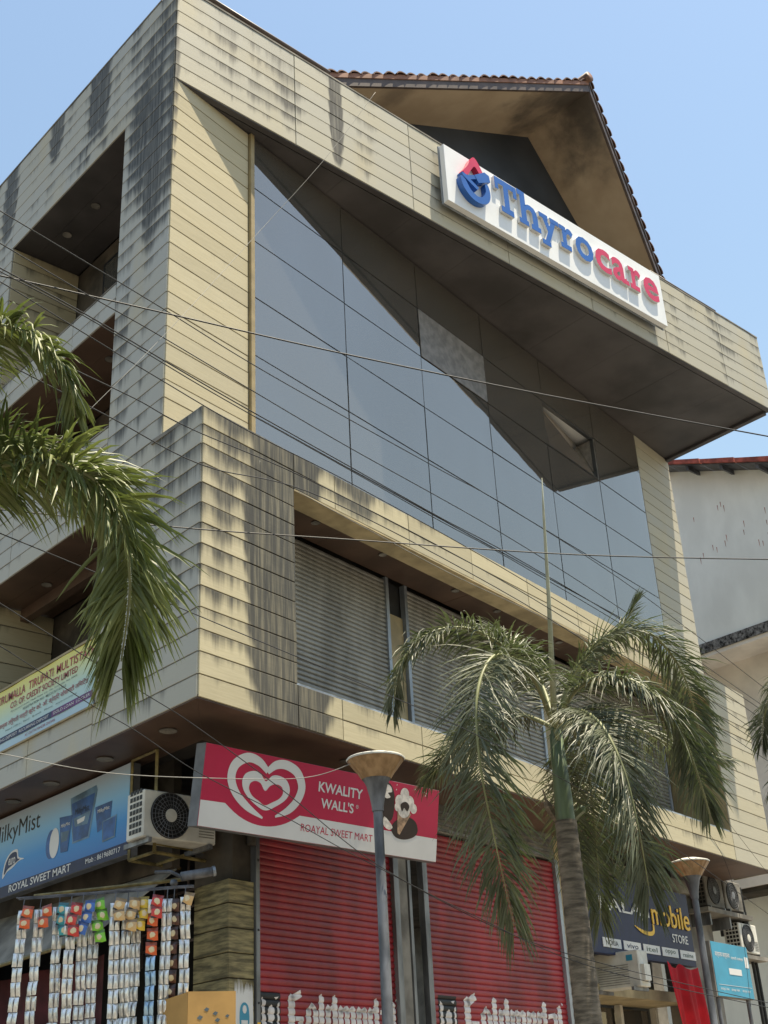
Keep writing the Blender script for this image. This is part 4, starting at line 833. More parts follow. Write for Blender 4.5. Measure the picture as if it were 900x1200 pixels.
MB().tube([TF.P(.1, .0, -.06), TF.P(.1, -3.13, -.06)], .03, 8).build('post', 'lampgrey', tb); MB().tube([TF.P(1.2, .0, -.06), TF.P(1.2, -3.13, -.06)], .03, 8).build('post', 'lampgrey', tb)

# ================================================================ NEIGHBOUR BUILDING
nb = empty('neighbour_building', (19, 6, 0), 'white rendered neighbour building with red edged sheet roof', 'building')
NX = 19.0
NW = Fr((NX, 0, 0), -Y, -X)
zr = lambda y: 16.80+.41*(y-6.547)
w_ = MB(); w_.add([(NX, 3.72, 12.05), (NX, 14, 12.05), (NX, 14, zr(14)), (NX, 3.72, zr(3.72))], [(0, 1, 2, 3)]); w_.add([(NX+6, 3.72, 12.05), (NX+6, 14, 12.05), (NX+6, 14, zr(14)), (NX+6, 3.72, zr(3.72))], [(3, 2, 1, 0)])
w_.f += [(0, 4, 5, 1), (1, 5, 6, 2), (2, 6, 7, 3), (3, 7, 4, 0)]; w_.mi += [0]*4; w_.build('upper_wall', 'nbwall', nb)
fbox('speckled_band', 'speck', nb, NW, -14, -3.7, 11.80, 12.048, -5.9, .03)
fbox('overhang_soffit', 'nbwall2', nb, NW, -14, -3.72, 11.70, 11.798, -5.9, .0)
fbox('lower_wall', 'nbwall2', nb, Fr((NX+.95, 0, 0), -Y, -X), -14, -3.8, 6.6, 11.7, -4, 0)
fbox('ledge', 'nbwall2', nb, NW, -14, -3.7, 6.25, 6.6, -5, .05); fbox('ledge_soffit', 'darkwall', nb, NW, -14, -3.72, 6.15, 6.248, -5, .0)
fbox('ground_wall', 'nbwall', nb, Fr((NX+.8, 0, 0), -Y, -X), -14, -3.8, 0, 6.15, -4, 0)
for k in range(11):
    y0 = 3.5+k*.95; o = MB(); o.hexa([V((NX-.55, y0, zr(y0))), V((NX+6, y0, zr(y0))), V((NX+6, y0+.93, zr(y0+.93))), V((NX-.55, y0+.93, zr(y0+.93))), V((NX-.55, y0, zr(y0)+.03)), V((NX+6, y0, zr(y0)+.03)), V((NX+6, y0+.93, zr(y0+.93)+.03)), V((NX-.55, y0+.93, zr(y0+.93)+.03))])
    o.build('roof_sheet', 'sheetroof', nb)
    MB().hexa([V((NX-.62, y0, zr(y0)+.031)), V((NX-.3, y0, zr(y0)+.031)), V((NX-.3, y0+.92, zr(y0+.92)+.031)), V((NX-.62, y0+.92, zr(y0+.92)+.031)), V((NX-.62, y0, zr(y0)+.16)), V((NX-.3, y0, zr(y0)+.19)), V((NX-.3, y0+.92, zr(y0+.92)+.17)), V((NX-.62, y0+.92, zr(y0+.92)+.14))]).build('edge_tile', 'redtile', nb)
    MB().hexa([V((NX-.5, y0+.4, zr(y0+.4)-.12)), V((NX, y0+.4, zr(y0+.4)-.12)), V((NX, y0+.48, zr(y0+.48)-.12)), V((NX-.5, y0+.48, zr(y0+.48)-.12)), V((NX-.5, y0+.4, zr(y0+.4)-.004)), V((NX, y0+.4, zr(y0+.4)-.004)), V((NX, y0+.48, zr(y0+.48)-.004)), V((NX-.5, y0+.48, zr(y0+.48)-.004))]).build('purlin', 'sheetroof', nb)
for k in range(17):
    y, z = random.uniform(4.2, 6.4), random.uniform(14.0, 15.5) if k < 18 else random.uniform(12.5, 14)
    shape('wall_stain', 'redtile', nb, NW, [[(-y, z), (-y+.02, z-.01), (-y+.012, z-.12-.1*random.random()), (-y+.004, z-.14)]], .002)
MB().tube([(NX+.7, 6.2, 0), (NX+.7, 6.2, 6.1)], .05, 8).build('down_pipe', 'nbwall2', nb, smooth=True); MB().tube([(NX+.72, 5.8, 0), (NX+.72, 5.8, 6.1)], .02, 6).build('down_pipe', 'cable', nb)

# ================================================================ AIR CONDITIONERS
def ac_unit(f, u, v, w, label, W=.82, H=.55, Dp=.30, group='outdoor air conditioning units', grime='offwhite', cx=.36):
    """f: frame whose n points out of the fan side; u,v = lower left of the front, w = front plane"""
    o = empty('air_conditioner', f.P(u+W/2, v, w-Dp/2), label, 'air conditioner', group)
    fbox('case', grime, o, f, u, u+W, v, v+H, w-Dp, w, .012)
    c = f.P(u+W*cx, v+H*.5, w)
    b = MB(); b.lathe(c, [(.235, .001), (.235, .012), (.225, .014), (.222, .003), (.001, .002)], 28, axis=f.n); b.build('fan_opening', 'black', o)
    g = MB()
    for k in range(26):
        a = k*2*math.pi/26; d = f.dx*math.cos(a)+f.dz*math.sin(a); d2 = f.dx*math.cos(a+.25)+f.dz*math.sin(a+.25)
        g.tube([c+d*.065+f.n*.022, c+d2*.228+f.n*.016], .0028, 4, False)
    for r_ in (.11, .15, .19, .228):
        pts = [c+(f.dx*math.cos(t*math.pi/12)+f.dz*math.sin(t*math.pi/12))*r_+f.n*.02 for t in range(25)]; g.tube(pts, .003, 4, False)
    g.build('fan_guard', 'lampgrey', o)
    MB().lathe(c, [(.068, .016), (.066, .026), (.001, .03)], 20, axis=f.n).build('hub_cap', 'offwhite' if grime == 'offwhite' else 'lampgrey', o)
    for k in range(6): fbox('front_louvre', 'concrete', o, f, u+W*.76, u+W*.97, v+.06+k*.028, v+.07+k*.028, w+.001, w+.004)
    sf = Fr(f.P(u, 0, 0), -f.n, -f.dx)
    for i in range(4):
        for j in range(7): fbox('side_vent', 'black', o, sf, -w+.03+i*.06, -w+.075+i*.06, v+.05+j*.066, v+.095+j*.066, .001, .004)
    fbox('bracket', 'steel', o, f, u+.05, u+.09, v-.05, v-.002, w-Dp-.12, w+.03); fbox('bracket', 'steel', o, f, u+W-.1, u+W-.06, v-.05, v-.002, w-Dp-.12, w+.03)
    return o
XF = Fr((0, 0, 0), X, -Y)
p_ = hit(169, 924, (0, 1.42, 0), Y); q_ = hit(168, 980, (0, 1.42, 0), Y)
ac_unit(XF, p_.x, q_.z, -1.42, 'white air conditioner behind the ochre frame at the shop corner', W=.88, H=p_.z-q_.z, Dp=.32)
ac_unit(SH, 13.0, 4.93, .05, 'air conditioner under the end soffit, just behind the lamp head', W=.72, H=.56, grime='concrete', cx=.45)
ac_unit(SH, 13.8, 4.95, .05, 'air conditioner under the end soffit, nearest the alley', W=.72, H=.5, grime='concrete', cx=.42)
ac_unit(SH, 14.05, 4.24, .10, 'lower air conditioner above the teal board', W=.75, H=.5, grime='offwhite', cx=.42)
PFr = Fr((0, 0, 0), N, R)
acp = SH.P(9.45, 3.40, 0)
ac_unit(Fr(acp, N, R), -.25, 0, .18, 'white air conditioner under the navy phone shop sign, seen side on', W=.72, H=.5, Dp=.3)
sdf = Fr(acp+R*(-.12), -N, -R); so_ = [o for o in bpy.data.objects if o.get('label', '').endswith('seen side on')][0]
fbox('maker_sticker', 'teal', so_, sdf, -.38, -.28, .36, .44, .002, .004)
for k in range(9): fbox('back_grille', 'concrete', so_, sdf, -.30, .20, .05+k*.032, .058+k*.032, .002, .006)
fbox('valve_cover', 'offwhite', so_, Fr(acp+N*.47, R, N), -.08, .10, .08, .30, .002, .06)
br = empty('bracket_shelf', SH.P(13.6, 4.8, 0), 'concrete bracket shelf carrying the two end air conditioners', 'shelf')
fbox('slab', 'concrete', br, SH, 12.75, 14.6, 4.80, 4.875, -.45, .16); fbox('slab', 'concrete', br, SH, 13.95, 14.9, 4.12, 4.185, -.45, .2)
for a in (12.9, 13.7, 14.5): fbox('strut', 'steel', br, SH, a, a+.05, 4.6, 4.798, -.45, .1)
for u_, z_ in ((14.65, 6.0), (14.8, 6.0)): MB().tube([SH.P(u_-.2, z_-.6, .0), SH.P(u_-.05, 4.0, .02), SH.P(u_, 0, .02)], .03, 8).build('pipe', 'black', br)

# ---- ochre angle-iron frame, security camera, signs' small things
AF = Fr((.6, 0, 0), -Y, -X)
fr_ = empty('angle_iron_frame', AF.P(-1.9, 4.3, .1), 'ochre angle-iron frame standing round the corner air conditioner', 'frame')
def barr(a, b, r_=.018, name='bar'): return MB().tube([a, b], r_, 4).build(name, 'brass', fr_)
A0, A1, B0, B1_ = AF.P(-2.12, 4.35, .0), AF.P(-2.12, 5.41, .0), AF.P(-1.63, 4.345, .0), AF.P(-1.63, 5.41, .0)
barr(A0, A1); barr(B0, B1_, .022); barr(A0, B0); barr(A1, B1_); c0 = B0+V((1.06, .12, -.02)); barr(B0, c0); barr(c0, c0+Z*.5); barr(A0, A0+V((.7, .1, 0))); barr(B0+X*.35+Z*.0, B0+X*.35+Y*.5)
barr(B0+V((.0, .02, .09)), B0+V((1.06, .14, .08)), .012)
cc = hit(228, 1026, SH.P(0, 0, .25), N)
cv = empty('security_camera', cc, 'grey bullet security camera on a bracket beside the wooden pillar', 'camera')
MB().tube([cc+V((-.14, .02, -.02)), cc+V((.02, -.05, .01)), cc+V((.13, -.11, .03))], [.045, .045, .043], 10).build('barrel', 'lampgrey', cv, smooth=True)
MB().tube([cc+V((.13, -.11, .031)), cc+V((.155, -.122, .036))], [.05, .05], 10).build('hood', 'galv', cv); MB().tube([cc+V((-.14, .02, -.02)), cc+V((-.22, .08, .03)), cc+V((-.25, .3, .06))], .018, 6).build('bracket', 'lampgrey', cv)
MB().lathe(cc+V((-.2, .05, -.08)), [(.001, -.03), (.03, -.02), (.04, .0), (.03, .03), (.001, .04)], 10).build('joint', 'lampgrey', cv, smooth=True)

# cardboard box on a counter
pb = hit(199, 1185, (.75, .1, 0), V((.68, .73, 0))); cx0 = V((.715, -.70, 0)).normalized(); BXF = Fr((pb.x, pb.y, 0), V((.93, -.36, 0)).normalized(), V((-.36, -.93, 0)).normalized())
ct = empty('shop_counter', BXF.P(.3, 0, -.25), 'pale shop counter under the cardboard box', 'counter')
zb0 = hit(240, 1240, (pb.x, pb.y, 0), V((.68, .73, 0))).z
fbox('top', 'offwhite', ct, BXF, -.2, .9, zb0-.06, zb0-.002, -.6, .1); fbox('body', 'darkwall', ct, BXF, -.15, .85, .2, zb0-.062, -.55, .05)
cb = empty('cardboard_box', BXF.P(.28, zb0, -.2), 'brown cardboard carton with blue print in front of the wooden pillar', 'box')
zt0 = hit(240, 1160, (pb.x, pb.y, 0), V((.68, .73, 0))).z
fbox('carton', 'card', cb, BXF, .16, .60, zb0, zt0, -.4, 0); 
MB().hexa([BXF.P(.0, zb0, -.28), BXF.P(.158, zb0, 0), BXF.P(.158, zb0, -.01), BXF.P(.0, zb0, -.29), BXF.P(-.02, zt0-.045, -.28), BXF.P(.158, zt0-.004, 0), BXF.P(.158, zt0-.004, -.01), BXF.P(-.02, zt0-.045, -.29)]).build('side_panel', 'card', cb)
for (a, b, s_, tl_) in ((.27, .60, .055, 1.9), (.41, .66, .05, .4), (.43, .56, .05, 1.0), (.33, .72, .05, 0), (.52, .62, .04, .7)):
    hh = (zt0-zb0); shape('print', 'cardprint', cb, BXF, [[(a-s_*.5, zb0+hh*b), (a, zb0+hh*b+s_*.45), (a+s_*.55, zb0+hh*b+.01), (a+s_*.1, zb0+hh*b-s_*.3)]], .002)
text('print', 'cardprint', cb, BXF, 'Creamy Oven', .23, zb0+.42*(zt0-zb0), .53, .05, .002); text('print', 'cardprint', cb, BXF, '30 g x 120 pcs', .28, zb0+.22*(zt0-zb0), .5, .03, .002)
# torn poster on the pillar
tp = empty('torn_poster', SH.P(1.67, 2.75, .003), 'torn white poster with pale blue label stuck on the wooden pillar', 'poster')
top_ = [(1.815, 3.08)]
for k in range(13): top_ += [(1.80-k*.021, 3.04+random.uniform(.0, .09)), (1.79-k*.021, 2.96+random.uniform(0, .05))]
shape('paper', 'signwhite', tp, SH, [[(1.53, 2.63), (1.81, 2.66)]+top_[1:]+[(1.525, 2.9)]], .006)
shape('label', 'teal', tp, SH, [smooth2([(1.62, 2.68), (1.74, 2.69), (1.74, 2.85), (1.68, 2.90), (1.62, 2.85)], 4)], .008); shape('label_mark', 'signwhite', tp, SH, [[(1.68+.03*math.cos(t*.7), 2.835+.04*math.sin(t*.7)) for t in range(9)]], .0095); fbox('label_mark', 'signwhite', tp, SH, 1.635, 1.725, 2.70, 2.735, .0085, .0097)
fbox('warning_tape', 'yellow', tp, SH, 1.84, 1.885, 2.5, 2.72, .031, .033)

# ---- red cloth hanging below the phone sign
rcl = MB(); n1, n2 = 26, 14; CF = shift(FRONT, -.80)
for j in range(n2+1):
    t = j/n2
    for i in range(n1+1):
        a = i/n1; sag = (.085*math.sin(math.pi*min(a/.42, 1)) if a < .42 else .06*math.sin(math.pi*(a-.42)/.58))*(1-t)
        u_ = 10.80+a*1.07+t*.20+.02*math.sin(a*9+t*3)*t; z_ = 3.87-.035*a-sag-t*1.45
        rcl.v.append(CF.P(u_, z_, .05*math.sin(a*13+t*1.5)*(.3+.7*t)+.025*math.sin(a*27+1)*(.4+t)))
for j in range(n2):
    for i in range(n1): a = j*(n1+1)+i; rcl.f.append((a, a+n1+1, a+n1+2, a+1)); rcl.mi.append(0)
tag(rcl.build('red_cloth', 'redcloth', None, smooth=True), 'bright red cloth hung by its corners below the phone shop sign', 'cloth')

# ---- tarpaulin awning seen below the dairy sign
aw = MB(); a0, a1 = V((.75, 1.9, 3.98)), V((.75, 5.6, 4.05))
aw.add([V((.95, 1.75, 4.22)), V((.95, 6.2, 4.30)), V((.35, 6.2, 3.55)), V((.35, 2.3, 3.62)), V((.95, 1.75, 4.235)), V((.95, 6.2, 4.315)), V((.35, 6.2, 3.565)), V((.35, 2.3, 3.635))], [(0, 1, 2, 3), (7, 6, 5, 4), (0, 3, 7, 4), (2, 1, 5, 6), (3, 2, 6, 7), (1, 0, 4, 5)])
aw = aw.build('awning', 'concrete', None); tag(aw, 'grey sloping awning sheet below the blue dairy sign', 'awning')
bar_ = MB().tube([V((.34, 2.2, 3.6)), V((.34, 6.3, 3.54))], .022, 6).build('awning_pipe', 'brass', aw)
dc = MB(); 
for i in range(15): 
    y = 2.7+i*.25
    for z in (2.2, 3.5): dc.v.append(V((.7+.06*math.sin(i*1.7), y, z)))
for i in range(14): dc.f.append((2*i, 2*i+2, 2*i+3, 2*i+1)); dc.mi.append(0)
tag(dc.build('dark_curtain', 'dullred', None, smooth=True), 'dull maroon cloth hanging under the awning behind the packet strips', 'curtain')
pp = empty('soft_drink_board', (.62, 4.0, 2.3), 'dark blue board with a pale round mark at the lower left corner', 'sign')
PPF = Fr((.6, 0, 0), -Y, -X); fbox('board', 'navy', pp, PPF, -4.6, -2.75, 2.2, 2.86, -.02, 0); text('lettering', 'signwhite', pp, PPF, 'pepsi', -3.27, 2.66, -2.98, .14, .003)
shape('round_mark', 'signwhite', pp, PPF, [[(-3.36+.06*math.cos(t*math.pi/8), 2.74+.06*math.sin(t*math.pi/8)) for t in range(16)]], .003)

# ================================================================ STRIPS OF SNACK PACKETS
HN = V((math.sin(YAW), math.cos(YAW), 0)); HR = V((math.cos(YAW), -math.sin(YAW), 0)); SP0 = V((.85, .25, 0))
def packet_mesh(w, h, puff, name, twin=False):
    n, mrows = 5, 5; vs = []; fs = []
    for x0, ww in (((-w*.26, w*.47), (w*.26, w*.47)) if twin else ((0, w),)):
        for side in (1, -1):
            b = len(vs)
            for j in range(mrows+1):
                for i in range(n+1):
                    a = i/n; c = j/mrows; cr = 1+.25*math.sin(7*c+x0*90)*math.sin(9*a)
                    vs.append((x0+(a-.5)*ww*(1-.05*math.sin(math.pi*c)), -side*puff*cr*(math.sin(math.pi*a)**.6 if 0 < a < 1 else 0)*(math.sin(math.pi*c)**.5 if 0 < c < 1 else 0), -c*h))
            for j in range(mrows):
                for i in range(n): q = b+j*(n+1)+i; f_ = (q, q+n+1, q+n+2, q+1); fs.append(f_ if side == 1 else f_[::-1])
    if twin:
        b = len(vs); vs += [(-w*.5, .002, 0), (w*.5, .002, 0), (w*.5, .002, -.008), (-w*.5, .002, -.008)]; fs.append((b, b+3, b+2, b+1))
    me = bpy.data.meshes.new(name); me.from_pydata(vs, [], fs); me.polygons.foreach_set('use_smooth', [True]*len(fs)); return me
pm_foil = packet_mesh(.096, .124, .024, 'packet', True); pm_foil.materials.append(M['foil'])
pm_blue = packet_mesh(.096, .124, .024, 'packet', True); pm_blue.materials.append(M['foilblue'])
pm_front = {}
for k in ('orange', 'tealp', 'bluep', 'green', 'yellowp', 'tanp', 'redp', 'brownp'):
    pm_front[k] = packet_mesh(.105, .118, .03, 'printed_packet'); pm_front[k].materials.append(M[k])
yaw_l = -YAW
colour_words = dict(orange='orange', tealp='teal', bluep='blue', green='green', yellowp='yellow', tanp='tan', redp='red', brownp='dark brown')
strips = [(27, 1067, 'orange', 2, 'leftmost'), (47, 1066, 'orange', 2, 'second from the left'), (69, 1063, 'tealp', 3, 'third from the left'), (83, 1063, 'redp', 3, 'fourth from the left'), (97, 1060, 'bluep', 3, 'fifth from the left'),
          (112, 1058, 'green', 4, 'sixth from the left'), (135, 1058, 'tanp', 2, 'seventh from the left'), (150, 1057, 'tanp', 3, 'sixth from the right'), (161, 1056, 'yellowp', 3, 'fifth from the right'),
          (180, 1054, 'redp', 2, 'fourth from the right'), (196, 1053, None, 0, 'third from the right'), (204, 1053, 'brownp', 8, 'second from the right'), (217, 1051, 'tanp', 1, 'rightmost')]
for k, (px, py, front, nf, which) in enumerate(strips):
    off = (k % 3)*.05
    top = hit(px, py, SP0+HN*off, HN)
    lab = which+' hanging strip of '+('silver snack packets' if not front else ('dark brown snack packets' if front == 'brownp' else 'silver packets with '+colour_words[front]+' printed ones on top'))
    o = empty('packet_strip', top, lab, 'snack strip', 'strips of snack packets hung at the shop corner')
    MB().tube([top+Z*.10+HN*.02, top+Z*.02, top-Z*.02], .005, 4).build('hook', 'lampgrey', o)
    sway = random.uniform(-.012, .012)
    for r_ in range(13):
        me = pm_blue if (k == 9 and r_ > 3) else pm_foil
        if k == 9 and r_ in (1, 2, 3): me = pm_front['orange']
        if front == 'brownp': me = pm_front['brownp']
        c = link('packet', me, None, o, top-Z*(r_*.127)+HR*(sway*r_*.4+random.uniform(-.003, .003))+HN*random.uniform(-.01, .01), yaw_l+random.uniform(-.35, .35))
        c.rotation_euler.x = random.uniform(-.2, .2); c.rotation_euler.y = random.uniform(-.04, .04)
    if front and front != 'brownp':
        for r_ in range(nf):
            c = link('printed_packet', pm_front[front], None, o, top+Z*.03-Z*(r_*.10)+HR*(.055+random.uniform(-.015, .03))-HN*(.05+.02*r_), yaw_l+random.uniform(-.3, .3)); c.rotation_euler.y = random.uniform(-.25, .25); c.rotation_euler.x = -.2
rk = empty('hanging_rail', SP0+V((0, 0, 4.0)), 'thin hanging rail above the snack packet strips', 'rail')
e0, e1 = hit(20, 1053, SP0+HN*.05, HN), hit(226, 1038, SP0+HN*.05, HN)
for k in range(3): MB().tube([e0+HN*k*.05-HN*.03, e1+HN*k*.05-HN*.03], .006, 5).build('bar', 'lampgrey', rk)
MB().tube([hit(40, 1050, SP0+HN*.3, HN), hit(220, 1030, SP0+HN*.3, HN)], .018, 6).build('bar', 'brass', rk)
for t in (.02, .5, .98): q = e0.lerp(e1, t); MB().tube([q, q+Z*.05+HN*.25], .008, 5).build('stay', 'lampgrey', rk)

# ================================================================ STREET LAMPS
def lamp(base, ztop, label, k=1.):
    o = empty('street_lamp', base, label, 'street lamp', 'bowl-headed street lamps along the pavement'); b = V((base[0], base[1], 0))
    MB().lathe(b, [(.09*k, .14), (.09*k, .5), (.05*k, .55), (.039*k, ztop-.42), (.037*k, ztop-.40)], 16).build('pole', 'lampgrey', o, smooth=True)
    MB().lathe(b, [(.047*k, ztop-.44), (.05*k, ztop-.40), (.064*k, ztop-.32), (.09*k, ztop-.22), (.118*k, ztop-.172)], 20).build('neck', 'lampgrey', o, smooth=True)
    bw = MB(); n = 40; prof = [(.118, -.175), (.15, -.125), (.19, -.075), (.225, -.03), (.235, -.012)]
    for r_, z_ in prof: bw.v += [b+V((math.cos(i*2*math.pi/n)*(r_+(.004 if i % 2 else 0)), math.sin(i*2*math.pi/n)*(r_+(.004 if i % 2 else 0)), ztop+z_)) for i in range(n)]
    for j in range(len(prof)-1):
        for i in range(n): bw.f.append((j*n+i, j*n+(i+1) % n, (j+1)*n+(i+1) % n, (j+1)*n+i)); bw.mi.append(0)
    bw.build('bowl', 'amber', o)
    MB().lathe(b, [(.24, ztop-.02), (.246, ztop-.008), (.235, ztop+.002), (.12, ztop+.035), (.001, ztop+.045)], 32).build('cap', 'offwhite', o, smooth=True)
    for z_ in (.8, 1.8): MB().lathe(b, [(.058*k, z_), (.062*k, z_+.02), (.058*k, z_+.04)], 16).build('band', 'lampgrey', o)
l1 = at(440, 889, 10.5); l2 = at(808, 1012, 15.35)
lamp((l1.x, l1.y, 0), l1.z, 'grey street lamp with amber bowl in front of the red heart sign'); lamp((l2.x, l2.y, 0), l2.z+.02, 'grey street lamp with ribbed bowl in front of the navy phone sign')

# ================================================================ PALMS
def blade(mb, p, d, length, width, droop, side_hint):
    """one folded leaflet, bending under its own weight"""
    d = d.normalized(); n = 5; pts = [p]; q = V(p); dd = V(d)
    for k in range(n-1):
        dd = (dd+V((0, 0, -1))*droop*(k+1)/n).normalized(); q = q+dd*length/(n-1); pts.append(q)
    prof = (.45, 1., .95, .6, .04)
    b = len(mb.v); S0 = None
    for k, (c, w) in enumerate(zip(pts, prof)):
        T = (pts[min(k+1, n-1)]-pts[max(k-1, 0)]).normalized()
        S = (side_hint-T*side_hint.dot(T)); S = S.normalized() if S.length > 1e-3 else T.cross(X).normalized()
        U_ = S.cross(T); w2 = width*w*.5
        mb.v += [c-S*w2+U_*w2*.35, V(c), c+S*w2+U_*w2*.35]
    for k in range(n-1):
        a = b+3*k; mb.f += [(a, a+1, a+4, a+3), (a+1, a+2, a+5, a+4)]; mb.mi += [0, 0]
def frond(parent, path, leaflet, width=.018, nl=95, droop=.55, start=.16, mat='leaf', r0=.028, plume=.5, fwd=.42, seed=0, tipscale=.45):
    rnd = random.Random(seed); c = crom(path, 14); nl = int(nl*1.32); droop *= .62; leaflet *= 1.12
    L = [0]
    for a, b in zip(c[:-1], c[1:]): L.append(L[-1]+(b-a).length)
    tot = L[-1]
    rc_ = MB(); rc_.tube(c, [max(.004, r0*(1-.86*l/tot)) for l in L], 6); fo = rc_.build('frond', 'rachis', parent, smooth=True)
    mb = MB(); ref = None; j = 0
    for i in range(nl):
        l = tot*(start+(1-start)*(i+rnd.random()*.6)/nl); 
        while j < len(L)-2 and L[j+1] < l: j += 1
        t = (l-L[j])/max(1e-6, L[j+1]-L[j]); p = c[j].lerp(c[j+1], max(0, min(1, t))); T = (c[j+1]-c[j]).normalized()
        S = T.cross(Z)
        if S.length < .25 and ref is not None: S = ref
        S = S.normalized(); 
        if ref is not None and S.dot(ref) < 0: S = -S
        ref = S; U_ = S.cross(T).normalized()
        if U_.z < 0: U_ = -U_
        f = l/tot; env = (.55+.45*min(1, (f-start)/.18+.2))*(1-(1-tipscale)*max(0, (f-.6)/.4)**1.4)
        for s_ in (-1, 1):
            for rep_ in range(2 if plume > .3 else 1):
                d = S*s_*(1+rnd.uniform(-.35, .25))+T*(fwd+rnd.uniform(-.35, .45)+.5*f+2.2*max(0, (f-.86)/.14))+Z*rnd.uniform(-.15, .25)+U_*rnd.uniform(-.9, 1.0)*plume
                mb_len = leaflet*env*rnd.uniform(.72, 1.1)
                blade(mb, p+S*s_*.01, d, mb_len, width*rnd.uniform(.7, 1.15), droop*rnd.uniform(.55, 1.35), (T+U_*rnd.uniform(-.5, .5)).normalized())
    lv = mb.build('leaflets', mat, fo, origin=WPOS[fo]); lv['kind'] = 'stuff'; return fo
def palm(name, base, zsh, zhub, label, r0=.17, r1=.15, trunk_top=None):
    o = empty(name, base, label, 'palm tree', 'palms along the street'); b = V(base)
    prof = []; n = 46; zt_ = zsh
    for k in range(n+1):
        z = .14+(zt_-.14)*k/n; r_ = r0+(r1-r0)*k/n; prof += [(r_*1.03, z), (r_*.985, z+(zt_-.14)/n*.55)]
    MB().lathe(b, prof, 18).build('trunk', 'bark', o, smooth=True)
    MB().lathe(b, [(r1*.86, zsh-.02), (r1*.92, zsh+.1), (r1*.80, zsh+.45), (r1*.62, zsh+.9), (r1*.5, zhub-.12), (r1*.42, zhub+.05), (.02, zhub+.16)], 16).build('crownshaft', 'shaft', o, smooth=True)
    return o
# the palm standing before the shutters
HB = at(650, 848, 12.5); PB = (HB.x, HB.y, .0)
zsh = hit(663, 968, (HB.x, HB.y, 0), V((fw.x, fw.y, 0))).z
pm = palm('palm_tree', PB, zsh, HB.z, 'palm with drooping fronds on the pavement before the red shutters', .150, .102)
HT = V((HB.x, HB.y, HB.z))
def fp(pts): return [HT+V((0, 0, -.05))]+[at(x, y, 12.5+d) for x, y, d in pts]
MB().tube([HT, at(643, 700, 12.5), at(637, 600, 12.5), at(635, 560, 12.5)], [.035, .02, .012, .004], 6).build('spear_leaf', 'spear', pm, smooth=True)
PT = 'leaf'
frond(pm, fp([(618, 785, -.1), (560, 740, -.3), (505, 741, -.5), (470, 778, -.7), (460, 835, -.8)]), .42, nl=80, seed=1, droop=.7)
frond(pm, fp([(622, 790, -.4), (582, 768, -1.0), (560, 810, -1.5), (562, 890, -1.8), (580, 985, -1.9), (603, 1085, -1.9)]), .56, nl=120, seed=2, droop=.75, tipscale=.7)
frond(pm, fp([(610, 838, .3), (570, 850, .5), (530, 880, .7), (500, 915, .8)]), .46, nl=70, seed=3, droop=.7)
frond(pm, fp([(672, 790, .1), (712, 745, .2), (760, 742, .3), (798, 785, .35), (818, 850, .3), (828, 900, .3)]), .44, nl=90, seed=4, droop=.7)
frond(pm, fp([(672, 812, -.2), (708, 792, -.5), (755, 805, -.8), (795, 850, -1.0), (820, 915, -1.1), (832, 955, -1.1)]), .50, nl=95, seed=5, droop=.75)
frond(pm, fp([(672, 832, -.5), (703, 848, -1.1), (730, 900, -1.5), (748, 970, -1.7), (762, 1050, -1.8)]), .54, nl=110, seed=6, droop=.75, tipscale=.65)
frond(pm, fp([(668, 850, .5), (688, 900, .9), (698, 980, 1.1), (704, 1080, 1.2)]), .50, nl=90, seed=7, droop=.8, tipscale=.65)
frond(pm, fp([(668, 800, .6), (700, 760, 1.0), (728, 735, 1.3), (745, 705, 1.4)]), .42, nl=60, seed=8, droop=.35)
frond(pm, fp([(636, 805, .5), (610, 765, .9), (585, 740, 1.2), (560, 735, 1.4)]), .40, nl=55, seed=9, droop=.4)
frond(pm, fp([(690, 838, .3), (740, 850, .7), (800, 880, .9), (850, 890, 1.0)]), .42, nl=60, seed=11, droop=.7)
frond(pm, fp([(655, 870, -.1), (668, 930, .6), (675, 1000, .9), (690, 1060, .9)]), .45, nl=60, seed=12, droop=.85)
MB().tube(crom([at(662, 968, 12.4), at(645, 950, 12.2), at(636, 925, 12.1)], 4), [.05, .04, .008], 6).build('leaf_base', 'bark', pm); MB().tube(crom([at(664, 966, 12.4), at(680, 950, 12.25), at(690, 943, 12.2)], 4), [.05, .04, .008], 6).build('leaf_base', 'shaft', pm)
# palm standing out of frame on the left, its fronds reach in
LB = at(-150, 600, 7.4); lp = palm('palm_tree', (LB.x, LB.y, 0), LB.z-1.2, LB.z, 'near palm at the left edge, bright fronds against the grey side wall', .16, .13)
def lpth(pts): return [V((LB.x, LB.y, LB.z))]+[at(x, y, d) for x, y, d in pts]
frond(lp, lpth([(-90, 450, 7.3), (-20, 385, 7.2), (40, 395, 7.1), (78, 440, 7.0), (88, 490, 7.0)]), .40, nl=95, seed=21, mat='leafnear', droop=.7, width=.021)
frond(lp, lpth([(-80, 580, 7.2), (0, 545, 7.0), (80, 545, 6.8), (135, 590, 6.7), (152, 680, 6.6), (142, 775, 6.6)]), .46, nl=150, seed=22, mat='leafnear', droop=.62, width=.022, tipscale=.75, plume=1.1, fwd=.6)
frond(lp, lpth([(-90, 560, 7.6), (-20, 520, 7.8), (60, 545, 8.0), (110, 600, 8.1)]), .42, nl=80, seed=23, mat='leafnear', droop=.6, width=.021)
frond(lp, lpth([(-160, 520, 6.9), (-190, 480, 6.6), (-240, 520, 6.3)]), .42, nl=60, seed=24, mat='leafnear')
frond(lp, lpth([(-120, 640, 7.0), (-80, 690, 6.8), (-60, 780, 6.7)]), .42, nl=60, seed=25, mat='leafnear')
